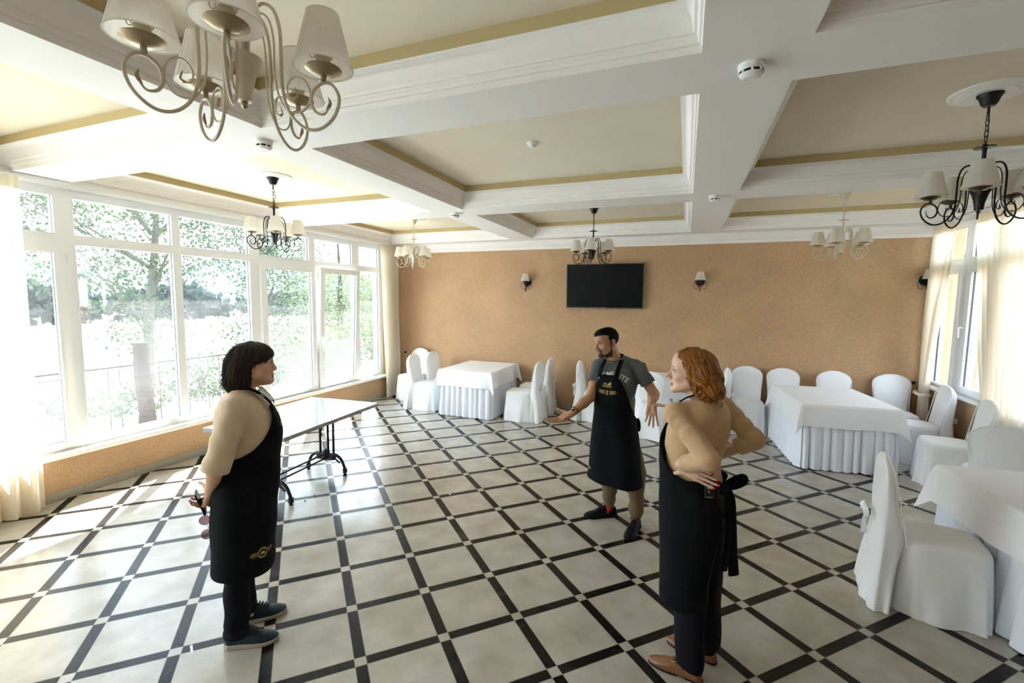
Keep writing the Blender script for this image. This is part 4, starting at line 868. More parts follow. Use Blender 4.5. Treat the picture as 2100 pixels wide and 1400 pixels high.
def hand(V, wrist, d, n, side, curl, sc=1.0, spread=.10, thumb=(.55, .75, .25), tcurl=.25, r=.0082, back=.03):
    # d wrist->knuckles, n palm side, side +1 right hand / -1 left hand; curl: one (a,b,c) per finger, index first
    wrist = np.array(wrist, float); d = nrm(d); n = nrm(np.array(n) - d * (np.array(n) @ d)); s_ = side * np.cross(d, n); tips = []
    V.add(rc(wrist - d * back * sc, wrist + d * .015 * sc, .024 * sc, .023 * sc), .012)
    offs = (.030, .010, -.010, -.028); kl = (.086, .090, .086, .078)
    for i in range(4):
        k = wrist + (d * kl[i] + s_ * offs[i]) * sc; base = wrist + (d * .012 + s_ * offs[i] * .62) * sc
        V.add(rc(base, k, .0150 * sc, .0112 * sc), .010)
        a = (1.5 - i) * spread; u = nrm(d * math.cos(a) + s_ * math.sin(a)); ang = 0; p = k
        for j in range(3):
            ang += curl[i][j]; q = p + (u * math.cos(ang) + n * math.sin(ang)) * FL[i][j] * sc; r0 = (r - .0007 * j - (.0009 if i == 3 else 0)) * sc
            V.add(rc(p, q, r0 * (1.12 if j == 0 else 1.04), r0 * .93), .0045 if j == 0 else .002); p = q
        tips.append((p, nrm(-u * math.sin(ang) + n * math.cos(ang)) * -1))
    V.add(el(wrist + (d * .040 + s_ * .022 + n * .008) * sc, (.030 * sc, .018 * sc, .015 * sc), [d, s_, n]), .010)
    V.add(el(wrist + (d * .045 - s_ * .022 + n * .007) * sc, (.034 * sc, .013 * sc, .013 * sc), [d, s_, n]), .010)
    p = wrist + (d * .022 + s_ * .024 + n * .006) * sc; u = nrm(d * thumb[0] + s_ * thumb[1] + n * thumb[2]); v = nrm(d * .9 + n * .4 - u * (u @ nrm(d * .9 + n * .4))); ang = 0
    for j, (L, r0) in enumerate(((.040, .0135), (.032, .0105), (.026, .0095))):
        q = p + (u * math.cos(ang) + v * math.sin(ang)) * L * sc; V.add(rc(p, q, r0 * sc, r0 * sc * .84), .006 if j == 0 else .002); p = q; ang += tcurl
    tips.append((p, s_)); return tips
def skin_mat(name, rough=.5):
    m = bpy.data.materials.new(name); m.use_nodes = True; t = m.node_tree; b_ = t.nodes['Principled BSDF']
    a = t.nodes.new('ShaderNodeVertexColor'); a.layer_name = 'skin_col'; t.links.new(a.outputs['Color'], b_.inputs['Base Color'])
    b_.inputs['Roughness'].default_value = rough; b_.inputs['Subsurface Weight'].default_value = .08; b_.inputs['Subsurface Radius'].default_value = (.012, .005, .003); b_.inputs['Subsurface Scale'].default_value = .6
    tc = t.nodes.new('ShaderNodeTexCoord'); n = t.nodes.new('ShaderNodeTexNoise'); n.inputs['Scale'].default_value = 160; bp = t.nodes.new('ShaderNodeBump'); bp.inputs['Strength'].default_value = .12; bp.inputs['Distance'].default_value = .002
    t.links.new(tc.outputs['Object'], n.inputs['Vector']); t.links.new(n.outputs['Fac'], bp.inputs['Height']); t.links.new(bp.outputs['Normal'], b_.inputs['Normal'])
    return m
M['skin'] = skin_mat('skin')
def smi(x, tab, L=1.0, w_=.10):            # smoothed profile lookup
    xx = np.linspace(-.15 * L, 1.15 * L, 400); v = np.interp(xx, [q[0] * L for q in tab], [q[1] for q in tab]); n = max(3, int(w_ / 1.3 * 400) | 1); k = np.hanning(n + 2)[1:-1]; v = np.convolve(np.pad(v, n // 2, mode='edge'), k / k.sum(), 'valid'); return np.interp(x, xx, v)
class Head:
    # origin o at eye level in the middle of the skull; yaw/pitch/roll turn it; sc scales it
    def __init__(s, o, yaw=0, pitch=0, roll=0, sc=1.0, male=False, full=0.0, nose=1.0):
        s.o = np.array(o, float); s.sc = sc; s.male = male; s.full = full; s.nose = nose
        cy, sy, cp, sp, cr, sr = math.cos(yaw), math.sin(yaw), math.cos(pitch), math.sin(pitch), math.cos(roll), math.sin(roll)
        s.R = rotz(yaw) @ np.array([[cp, 0, -sp], [0, 1, 0], [sp, 0, cp]]) @ np.array([[1, 0, 0], [0, cr, -sr], [0, sr, cr]])
    def w(s, p): return s.o + s.R @ (np.array(p, float) * s.sc)
    def l(s, P): return ((P - s.o) @ s.R) / s.sc
    def e(s, c, r): return el(s.w(c), np.array(r) * s.sc, s.R.T)
    def r(s, a, b_, ra, rb): return rc(s.w(a), s.w(b_), ra * s.sc, rb * s.sc)
    def build(s, V, neck_to, neck_r=.052):
        f = s.full
        V.add(s.e((-.012, 0, .034), (.097, .077, .084)), .01); V.add(s.e((.034, 0, -.030), (.058, .060 + .007 * f, .084)), .03); V.add(s.e((.048, 0, .046), (.047, .062, .056)), .03)
        for y in (-1, 1):
            V.add(s.r((.012, y * (.050 + .006 * f), -.058), (.074, y * .014, -.098), .022 + .006 * f, .016), .022); V.add(s.e((.054, y * .040, -.030), (.024, .021, .020)), .016)
            V.add(s.r((.088, y * .010, .017), (.070, y * .046, .018), .0085 if s.male else .0065, .007), .012)
        V.add(s.e((.082, 0, -.098), (.017, .021, .015)), .012)
        if f: V.add(s.e((.035, 0, -.098), (.055, .045, .026)), .02)
        for y in (-1, 1):
            V.add(s.e((.096, y * .031, .001), (.016, .017, .010)), .010, cut=True); V.add(s.e((.0745, y * .031, .000), (.0125, .0135, .0118)), .002)
            V.add(s.r((.085, y * .020, .0088), (.078, y * .043, .0065), .0030, .0030), .003); V.add(s.r((.083, y * .020, -.0085), (.077, y * .043, -.0075), .0028, .0026), .003)
        k = s.nose
        V.add(s.r((.088, 0, .010), (.089 + .020 * k, 0, -.030), .0075, .0088), .010); V.add(s.e((.089 + .020 * k, 0, -.034), (.0105, .0105, .0090)), .006)
        for y in (-1, 1): V.add(s.e((.096 + .004 * k, y * .0125, -.039), (.0105, .0065, .0075)), .005); V.add(s.e((.103, y * .0065, -.0455), (.0045, .003, .003)), .002, cut=True)
        V.add(s.e((.088, 0, -.060), (.012, .020, .012)), .012)
        V.add(s.e((.0925, 0, -.0655), (.0095, .0225, .0048)), .004); V.add(s.e((.0905, 0, -.0775), (.0095, .0195, .0058)), .004); V.add(s.e((.102, 0, -.0712), (.009, .022, .0014)), .002, cut=True)
        for y in (-1, 1):
            Rm = s.R @ rotz(y * .35); V.add(el(s.w((-.012, y * .079, -.010)), np.array((.018, .006, .031)) * s.sc, Rm.T), .005); V.add(el(s.w((-.006, y * .085, -.008)), np.array((.010, .005, .019)) * s.sc, Rm.T), .004, cut=True)
        V.add(rc(s.w((-.022, 0, -.065)), neck_to, neck_r, neck_r * 1.12), .025)
    def paint(s, P, col, lip, brow, eye=(.10, .12, .11), beard=None):
        q = s.l(P); x, y, z = q[:, 0], q[:, 1], q[:, 2]; ay = np.abs(y)
        def put(mask, c): m = np.clip(mask, 0, 1)[:, None]; col[:] = col * (1 - m) + np.array(c) * m
        face = x > .02
        put(.35 * face * np.exp(-((ay - .045) / .02) ** 2 - ((z + .035) / .022) ** 2), (.52, .20, .14)); put(.4 * face * np.exp(-(y / .016) ** 2 - ((z + .036) / .012) ** 2), (.50, .20, .14))
        if beard is not None:
            jaw = (x > -.004) * ((z < -.052 - .35 * (.085 - x).clip(0, 1) * 0) | ((x < .042) & (z < .01) & (ay > .05))) * (z > -.15)
            side = np.clip((.050 - z * 1.0 - (x - .0) * 1.55 - .02) / .012, 0, 1); lowm = np.clip((-.088 - z) / .008, 0, 1); mou = np.exp(-((z + .0555) / .0065) ** 4) * (ay < .034) * (x > .07); gote = (z < -.072) * (ay < .036) * np.clip((-.066 - z) / .012, 0, 1) * 1.0
            corner = np.exp(-((ay - .029) / .007) ** 2) * (z < -.05) * (z > -.09) * (x > .06)
            jl = np.interp(z, [-.13, -.105, -.085, -.06, -.03, .02], [.07, .055, .030, .014, .006, .004]); put(.92 * (x > -.006) * (z < .02) * (ay > .028) * np.clip((jl + .012 - x) / .010, 0, 1) * (z > -.125), beard)
            put(.95 * (x > .02) * np.maximum(np.maximum(lowm, mou), np.maximum(gote, corner)) * (z > -.135), beard)
        put(face * np.exp(-(((y) / .021) ** 4)) * np.exp(-((z + .0712) / .0098) ** 4) * (x > .085), lip); put(face * np.exp(-((z + .0712) / .0014) ** 2) * (ay < .022) * (x > .08), (.06, .02, .02))
        bz = .0245 - 9 * (ay - .028) ** 2; put(.95 * (x > .05) * np.exp(-((z - bz) / (.0042 if s.male else .0030)) ** 4) * np.exp(-((ay - .032) / .0165) ** 6), brow)
        ey = (x > .055) * np.exp(-((z - .0005) / (.0062 - 12 * (ay - .031) ** 2).clip(.001, 1)) ** 6) * np.exp(-((ay - .031) / .0135) ** 8)
        put(ey * .9, (.50, .47, .44)); put(ey * np.exp(-(((ay - .030) / .0066) ** 2 + ((z - .001) / .0066) ** 2) ** 3), eye); put(ey * np.exp(-(((ay - .030) / .0026) ** 2 + ((z - .001) / .0026) ** 2) ** 3), (.005, .005, .005))
        put((x > .055) * np.exp(-((z - .0078 + 10 * (ay - .031) ** 2) / .0036) ** 2) * np.exp(-((ay - .032) / .017) ** 8), (.015, .010, .008)); put(.7 * (x > .055) * np.exp(-((z + .0066 - 8 * (ay - .031) ** 2) / .0020) ** 2) * np.exp(-((ay - .033) / .014) ** 8), (.06, .03, .025))
        return col
def locks(b, paths, r0, n=6, flat=.5, mis=(0,)):
    for j_, P in enumerate(paths):
        k = len(P); b.tube(P, [r0 * (.55 + .45 * math.sin(PI * min(1, .25 + .75 * i / (k - 1)))) * (1 - .75 * sstep(.55, 1, i / (k - 1))) for i in range(k)], n, mis[j_ % len(mis)], flat=flat)
def ribbon(P, w_, t, ctr, n=6):
    # flat webbing along P, its face turned away from the point or axis ctr(p)
    P = smooth_path(P, n); m = MB(); k = len(P); vs = []
    for i in range(k):
        tg = (P[min(i + 1, k - 1)] - P[max(i - 1, 0)]).normalized(); nn = P[i] - Vector(ctr(P[i])); nn = (nn - tg * nn.dot(tg)).normalized(); sd_ = tg.cross(nn)
        for a, c in ((-1, 0), (-.8, 1), (.8, 1), (1, 0), (.8, -.6), (-.8, -.6)): vs.append(P[i] + sd_ * (a * w_ / 2) + nn * (c * t / 2))
    fs = [(i * 6 + j, i * 6 + (j + 1) % 6, (i + 1) * 6 + (j + 1) % 6, (i + 1) * 6 + j) for i in range(k - 1) for j in range(6)] + [tuple(range(5, -1, -1)), tuple(range((k - 1) * 6, k * 6))]
    return m.add(vs, fs)
def project(objs, mbs, ctr, nrm_, up, off=.0016):
    # lay flat artwork (x right, y up, metres) on a garment: every vertex is dropped along -nrm_ on to the cloth
    N = Vector(nrm_).normalized(); U = Vector(up); U = (U - N * U.dot(N)).normalized(); X = U.cross(N); trees = []
    for o in objs: me = o.data; trees.append(BVHTree.FromPolygons([v.co for v in me.vertices], [p.vertices for p in me.polygons]))
    Cc = Vector(ctr)
    for m in mbs:
        out_ = []
        for x, y, z in m.v:
            p = Cc + X * x + U * y + N * .25; best = None
            for t in trees:
                h = t.ray_cast(p, -N, .6)
                if h[0] is not None and (best is None or h[3] < best[1]): best = (h[0], h[3])
            out_.append(tuple((best[0] if best else Cc + X * x + U * y) + N * off))
        m.v = out_
def text_mb(txt, size, cx, cy, arc=None, bold=.0, rot=0.0, cuts=0):
    cu = bpy.data.curves.new('lettering', 'FONT'); cu.body = txt; cu.size = size; cu.align_x = 'CENTER'; cu.align_y = 'CENTER'; cu.offset = bold; cu.resolution_u = 3
    o = bpy.data.objects.new('lettering', cu); C.objects.link(o); dg = bpy.context.evaluated_depsgraph_get(); me = bpy.data.meshes.new_from_object(o.evaluated_get(dg))
    bm = bmesh.new(); bm.from_mesh(me); bmesh.ops.triangulate(bm, faces=bm.faces)
    if cuts: bmesh.ops.subdivide_edges(bm, edges=[e for e in bm.edges if e.calc_length() > size * .12], cuts=cuts, use_grid_fill=True); bmesh.ops.triangulate(bm, faces=bm.faces)
    m = MB(); c, s_ = math.cos(rot), math.sin(rot); vs = []
    for v in bm.verts:
        x, y = v.co.x, v.co.y
        if arc: a = x / arc; x, y = (arc + y) * math.sin(a), (arc + y) * math.cos(a) - arc
        vs.append((cx + x * c - y * s_, cy + x * s_ + y * c, 0))
    bm.verts.index_update(); m.add(vs, [tuple(v.index for v in f.verts) for f in bm.faces]); bm.free()
    bpy.data.objects.remove(o); bpy.data.curves.remove(cu); bpy.data.meshes.remove(me); return m
M['gold'] = mat('gold_print', (.55, .36, .12), .45); M['ink'] = mat('white_print', (.70, .70, .66), .7)
M['apron'] = mat('black_apron', (.0035, .0042, .0050), .85, spec=.12, noise=(90, .3), bump=(3, .25, .03))
M['trous'] = mat('black_trousers', (.006, .006, .008), .85, spec=.12, noise=(120, .3), bump=(4, .3, .03))
# ---------------------------------------------------------------- woman on the left: dark bob, beige jumper, black apron, hands behind her back
def edge_curve(a, tab):
    aa = np.linspace(0, PI, 300); v = np.interp(aa, [t[0] for t in tab], [t[1] for t in tab]); k = np.hanning(21); v = np.convolve(np.pad(v, 10, mode='edge'), k / k.sum(), 'valid'); return np.interp(a, aa, v)
def prof(x, tab): return np.interp(x, [t[0] for t in tab], [t[1] for t in tab])
wl = tag(empty('person', (-2.25, 1.86, 0), R_(48)), 'person with dark bobbed hair and beige jumper, hands behind back, by the windows', 'person')
HB = .0033
hd = Head((.018, 0, 1.578), sc=1.0, full=1.0, nose=.85)
V = Vol((-.34, -.33, .0), (.26, .33, 1.73), HB)
hd.build(V, (-.062, 0, 1.415), .056)
TORSO = [(.80, .10, -.19, .165), (.95, .10, -.17, .155), (1.10, .11, -.165, .155), (1.22, .115, -.165, .155), (1.32, .075, -.155, .155), (1.38, .03, -.13, .14), (1.42, 0, -.11, .09)]
V.add(stack(TORSO), .02)
ARMS = {}
for s in (-1, 1):
    V.add(rc((-.068, s * .10, 1.395), (-.072, s * .178, 1.372), .050, .052), .03)
    V.add(rc((-.072, s * .183, 1.372), (-.163, s * .232, 1.075), .050, .043), .02); wr = (-.208, s * .072, .905); V.add(rc((-.163, s * .232, 1.075), wr, .042, .027), .012)
    fx = .028 * (s > 0); V.add(rc((-.05, s * .09, .85), (-.085, s * .085, .48), .085, .050), .03); V.add(rc((-.085, s * .085, .48), (-.108 + fx, s * .09, .09), .048, .034), .02); V.add(rc((-.108 + fx, s * .09, .09), (-.07 + fx, s * .095, .05), .033, .027), .012)
th = hand(V, (-.210, -.072, .905), (-.30, .50, -.80), (-.88, -.15, .30), 1, [(.75, .9, .6), (.85, 1.0, .6), (.95, 1.0, .6), (1.0, 1.0, .6)], .96, thumb=(.25, .85, .45), tcurl=.1)
th2 = hand(V, (-.212, .066, .905), (-.22, -.78, -.58), (.85, -.10, -.35), -1, [(.5, .7, .4), (.55, .7, .4), (.6, .7, .4), (.65, .8, .4)], .94, thumb=(.5, .7, .1), tcurl=.2)
P, Q = V.mesh(); col = np.tile(np.array((.62, .36, .235)), (len(P), 1)); hd.paint(P, col, (.40, .12, .10), (.05, .03, .022))
for tp, ax in th + th2:
    m = np.exp(-(np.linalg.norm(P - (np.array(tp)), axis=1) / .008) ** 4)[:, None] * .6; col = col * (1 - m) + np.array((.55, .22, .20)) * m
wl_body = np_obj('body', P, Q, M['skin'], wl, col)
# jumper with elbow-length sleeves
M['jumper'] = mat('beige_knit', (.60, .455, .31), .85, noise=(140, .10), bump=(220, .3, .003), sheen=.25)
J = Vol((-.32, -.36, .95), (.24, .36, 1.50), .0048)
JT = [(.98, .112, -.192, .176), (1.05, .118, -.198, .18), (1.12, .128, -.200, .178), (1.20, .138, -.193, .173), (1.28, .124, -.188, .172), (1.34, .092, -.176, .172), (1.385, .060, -.152, .155), (1.42, .030, -.118, .105), (1.452, .012, -.098, .078)]
J.add(stack(JT, 2.4), .01)
X, Y, Z = J.grid(); J.F = np.maximum(J.F, 1.0 - Z)
J.add(rc((-.045, 0, 1.47), (-.01, 0, 1.60), .068, .075), .006, cut=True)
for s in (-1, 1):
    W_ = J.blank(); W_.add(rc((-.066, s * .09, 1.400), (-.072, s * .172, 1.370), .050, .058), .03); W_.add(rc((-.072, s * .182, 1.362), (-.155, s * .226, 1.10), .062, .066), .03); W_.add(rc((-.155, s * .226, 1.10), (-.185, s * .236, 1.00), .066, .069), .01)
    W_.trim((-.163, 0, 1.066), nrm((-.30, 0, -1))); W_.add(rc((-.158, s * .228, 1.105), (-.19, s * .237, .98), .044, .057), .003, cut=True); J.merge(W_, .022)
J.ripple(lambda x, y, z: .0038 * np.sin(44 * (z + 1.1 * x) + 3 * np.sin(9 * y)) * np.exp(-((np.abs(y) - .19) / .08) ** 2) * np.exp(-((z - 1.22) / .12) ** 2) + .0055 * np.sin(40 * (z - .75 * x) + 6 * np.abs(y)) * np.exp(-((x - .0) / .06) ** 2 - ((z - 1.22) / .09) ** 2) + .0030 * np.sin(38 * (z - 1.0 * x) + 5 * y) * np.exp(-((x + .02) / .10) ** 2 - ((z - 1.2) / .12) ** 2) + .0015 * np.sin(30 * z + 25 * x + 14 * y))
P, Q = J.mesh(1); np_obj('jumper', P, Q, M['jumper'], wl)
b = MB(); 
for s in (-1, 1):
    # dropped shoulder seam
    pts = [(-.155 + .115 * t, s * (.245 - .008 * t), 1.235 + .008 * t - .05 * (t - .3) ** 2) for t in [i / 10 for i in range(11)]]
    b.tube([(-.098 + .060 * math.cos(a), s * (.196 + .060 * abs(math.sin(a)) * .95 + .004), 1.285 + .012 * math.cos(a)) for a in [PI * i / 14 for i in range(15)]], .0022, 5)
b.build('sleeve_seam', M['jumper'], wl, smooth=60)
# black apron: a shell over the dressed figure
HULL = [(.36, .082, -.222, .198), (.55, .094, -.219, .203), (.73, .108, -.216, .203), (.88, .120, -.213, .198), (1.0, .131, -.205, .190), (1.10, .141, -.204, .184), (1.2, .147, -.198, .178), (1.28, .134, -.193, .176), (1.34, .102, -.180, .176), (1.40, .05, -.14, .12)]
A_ = Vol((-.26, -.25, .36), (.20, .25, 1.40), .0046); A_.add(stack(HULL, 2.5), .01)
A_.ripple(lambda x, y, z: .0045 * np.sin(17 * y + 9 * x + 2.0 * np.sin(4 * z)) * np.clip((1.0 - z) / .4, 0, 1) + .003 * np.sin(23 * z + 20 * x + 8 * y))
X, Y, Z = A_.grid(); sh = np.maximum(A_.F - .006, -(A_.F + .003))
ze = edge_curve(np.arctan2(np.abs(Y) / .18, (X + .03) / .165), [(0, 1.345), (.5, 1.345), (.68, 1.30), (.85, 1.235), (1.05, 1.18), (1.35, 1.135), (1.7, 1.105), (2.2, 1.08), (3.15, 1.04)]); reg = np.maximum((Z - ze) * .7, (.435 + .02 * np.clip(X, 0, 1)) - Z)
reg = np.maximum(reg, np.where(X < -.17, .03 - np.abs(Y), -1))
A_.F = np.maximum(sh, np.minimum(reg, .05)).astype(np.float32); P, Q = A_.mesh(1); wl_ap = np_obj('apron', P, Q, M['apron'], wl)
b = ribbon([(.112, -.100, 1.325), (.098, -.098, 1.365), (.058, -.092, 1.412), (.005, -.084, 1.447), (-.05, -.070, 1.468), (-.092, -.035, 1.474), (-.100, 0, 1.474), (-.092, .035, 1.474), (-.05, .070, 1.468), (.005, .084, 1.447), (.058, .092, 1.412), (.098, .098, 1.365), (.112, .100, 1.325)], .030, .004, lambda p: (-.04, p[1] * .55, min(p[2], 1.40) - .06))
b.build('neck_strap', M['apron'], wl, smooth=60)
b = MB(); b.box(-.016, .016, -.004, .004, -.004, .004); o = b.build('strap_slider', M['plastic'], wl); o.location = (.058, -.099, 1.412); o.scale = (.8, .8, .35); o.rotation_euler = (.3, .75, .2)
b = MB(); b.tube(smooth_path([(-.18, -.10, 1.02), (-.215, -.03, 1.03), (-.215, .03, 1.03), (-.18, .10, 1.02)], 5), .014, 8, flat=.25); b.build('apron_tie', M['apron'], wl, smooth=60)
# white collar edge of a blouse in the neckline
b = MB(); b.tube(smooth_path([(.040, -.055, 1.425), (.072, -.035, 1.39), (.098, 0, 1.352), (.072, .035, 1.39), (.040, .055, 1.425)], 5), .020, 8, flat=.3); b.build('blouse_collar', M['damask'], wl, smooth=60)
# trousers with turn-ups
T_ = Vol((-.26, -.2, .06), (.14, .2, .95), .005)
for s in (-1, 1):
    yc = s * .092; fx = .022 * (s > 0); T_.add(stack([(.075, -.046 + fx, -.178 + fx, .064, yc), (.25, -.042 + fx, -.172 + fx, .066, yc), (.42, -.030, -.165, .074, yc), (.60, .0, -.17, .088, yc), (.80, .05, -.19, .10, s * .085), (.94, .07, -.19, .11, s * .08)], 2.3), .012)
T_.ripple(lambda x, y, z: .004 * np.sin(30 * z + 22 * x + 9 * y) * np.clip((.6 - z) / .2, 0, 1) + .006 * np.exp(-((z - .12) / .014) ** 2))
for s in (-1, 1): T_.add(rc((-.112 + .022 * (s > 0), s * .092, .08), (-.112 + .022 * (s > 0), s * .092, .0), .050, .055), .004, cut=True)
P, Q = T_.mesh(1); np_obj('trousers', P, Q, M['trous'], wl)
# trainers
M['navyshoe'] = mat('teal_leather', (.006, .022, .036), .45, noise=(30, .25), spec=.35); M['sole'] = mat('pale_sole', (.42, .36, .28), .7); M['tan'] = mat('tan_leather', (.30, .17, .09), .55)
def trainer(parent, heel, toe, upper, sole, tab, laces, L=.265, Wd=.046):
    # heel and toe are floor points in the parent's frame
    a = math.atan2(toe[1] - heel[1], toe[0] - heel[0]); L = math.hypot(toe[0] - heel[0], toe[1] - heel[1]); r0 = rotz(a)
    sh_ = empty('shoe', (heel[0], heel[1], 0), a); sh_.parent = parent
    S1 = Vol((-.03, -.07, -.005), (L + .03, .07, .15), .0032)
    def prof3(x, t): return smi(x, t, L, .16)
    X, Y, Z = S1.grid(); hw = prof3(X, [(-.02, .012), (0, .026), (.06, .034), (.3, .034), (.55, .041), (.75, .045), (.9, .039), (.98, .026), (1.03, .006)]); yc = prof3(X, [(0, 0), (.5, .0), (1, .004)])
    tp = prof3(X, [(-.02, .05), (0, .088), (.08, .102), (.22, .100), (.36, .108), (.50, .088), (.70, .062), (.88, .050), (1.0, .034)]); rh = (np.abs((Y - yc) / hw) ** 2.2 + (np.clip(Z - .022, 0, 1) / (tp - .022)) ** 2.6) ** (1 / 2.3)
    S1.F = np.maximum(np.maximum((rh - 1) * np.minimum(hw, .03), .020 - Z), np.maximum(-X - .004, X - L)).astype(np.float32)
    S1.add(rc((.24 * L, 0, .085), (.20 * L, 0, .16), .031, .036), .008, cut=True)
    P, Q = S1.mesh(2); np_obj('upper', P, Q, upper, sh_)
    S2 = Vol((-.03, -.07, -.005), (L + .03, .07, .05), .0032); X, Y, Z = S2.grid(); hw2 = hw + .004; zt = prof3(X, [(-.02, .030), (.3, .027), (.7, .022), (1.02, .026)]); zb = prof3(X, [(0, .0), (.8, .0), (1.02, .010)])
    S2.F = np.maximum(np.maximum(np.abs(Y - yc) - hw2, np.maximum(Z - zt, zb + .001 - Z)), np.maximum(-X - .008, X - L - .004)).astype(np.float32); P, Q = S2.mesh(2); np_obj('sole', P, Q, sole, sh_)
    b = MB()
    for i in range(5):
        x = (.36 + .062 * i) * L; z = np.interp(x, [.36 * L, .50 * L, .70 * L], [.112, .092, .067]); b.tube(smooth_path([(x - .006, -.022, z - .012), (x, -.008, z + .003), (x + .006, .010, z + .003), (x + .008, .022, z - .012)], 3), .0036, 6)
    b.tube(smooth_path([(.36 * L, 0, .112), (.37 * L, -.02, .122), (.42 * L, -.034, .108), (.40 * L, -.02, .108)], 4), .003, 6); b.tube(smooth_path([(.36 * L, 0, .112), (.35 * L, .02, .122), (.39 * L, .036, .104)], 4), .003, 6)
    b.build('laces', laces, sh_, smooth=60)
    if tab is not None:
        b = MB(); b.grid(lambda u, v: ((-.0055 - .004 * math.cos((u - .5) * 2.2)), (u - .5) * .045, .062 + .038 * v), 10, 4); b.build('heel_tab', tab, sh_, smooth=60)
    return sh_
M['blacklace'] = mat('black_lace', (.006, .006, .007), .8)
trainer(wl, (-.170, -.075), (.090, -.135), M['navyshoe'], M['sole'], M['tan'], M['blacklace'])
trainer(wl, (-.118, .095), (.140, .115), M['navyshoe'], M['sole'], M['tan'], M['blacklace'])
# hair: bob with a full fringe
M['hairdark'] = mat('dark_brown_hair', (.012, .0060, .0036), .5, noise=(50, .35), spec=.28); M['hairbrown'] = mat('brown_hair', (.030, .014, .007), .5, noise=(50, .3), spec=.3)
Hv = Vol((-.18, -.14, 1.40), (.16, .14, 1.73), .0036)
HT = [(1.432, -.008, -.112, .078), (1.455, .010, -.125, .096), (1.50, .024, -.133, .104), (1.545, .034, -.133, .104), (1.583, .052, -.130, .102), (1.598, .112, -.126, .100), (1.63, .121, -.112, .097), (1.662, .108, -.092, .085), (1.685, .078, -.064, .064), (1.700, .035, -.025, .030), (1.704, .01, -.005, .010)]
Hv.add(stack(HT, 2.15), .004)
Hv.ripple(lambda x, y, z: .0024 * np.sin(46 * np.arctan2(y, x + .01) + 3.5 * np.sin(16 * z)) + .0018 * np.sin(83 * np.arctan2(y, x + .01) + 21 * z) + .005 * np.sin(5 * np.arctan2(y, x) + 18 * z) * np.clip((1.56 - z) / .1, 0, 1))
Hv.add(rc((.14, 0, 1.40), (.10, 0, 1.568), .078, .060), .006, cut=True); Hv.add(rc((.13, 0, 1.50), (.16, 0, 1.565), .062, .068), .006, cut=True)
P, Q = Hv.mesh(1); wl_hair = np_obj('hair', P, Q, M['hairdark'], wl)
rr_ = random.Random(5); b = MB(); paths = []
def hairpt(tab, th_, z, o=0.0, ex=2.15):
    xf, xb, ry = (np.interp(z, [t[0] for t in tab], [t[i] for t in tab]) for i in (1, 2, 3)); cx, rx = (xf + xb) / 2, (xf - xb) / 2; px, py = sup(th_, rx + o, ry + o, ex); return (cx + px, py, z)
for i in range(330):
    th_ = rr_.uniform(.75, 2 * PI - .75); z1 = rr_.uniform(1.425, 1.47); pts = []; ph_ = rr_.uniform(0, 6); o = rr_.uniform(-.0045, .0012); z0 = rr_.uniform(1.60, 1.695); sw = rr_.uniform(-.12, .12); fl = rr_.uniform(0, 1) ** 2 * (.038 if abs(th_ - PI) < 1.0 else .008)
    for k in range(13):
        t = k / 12; z = z0 + (z1 - z0) * t; p = hairpt(HT, th_ + sw * t + .05 * math.sin(5 * t + ph_), max(z, 1.433), o + .004 * math.sin(6 * t + ph_) * t + fl * sstep(.75, 1, t)); pts.append((p[0], p[1], z + .012 * sstep(.85, 1, t) * (fl > .01)))
    paths.append(pts)
for i in range(110):
    y = rr_.uniform(-.088, .088); pts = []; zt = rr_.uniform(1.580, 1.592) - .12 * abs(y) ** 1.5; o = rr_.uniform(-.004, .001)
    for k in range(9):
        t = k / 8; z = 1.698 + (zt - 1.698) * t; zz_ = max(z, 1.600); xf, ry = np.interp(zz_, [q[0] for q in HT], [q[1] for q in HT]), np.interp(zz_, [q[0] for q in HT], [q[3] for q in HT]); yy = y * sstep(-.2, .8, t); pts.append((xf * math.sqrt(max(.05, 1 - (yy / ry) ** 2)) + o - .006 * sstep(.8, 1, t), yy, z))
    paths.append(pts)
locks(b, paths, .0040, flat=.7, mis=(0, 0, 1)); b.build('hair_locks', [M['hairdark'], M['hairbrown']], wl_hair, smooth=180, fix=False)
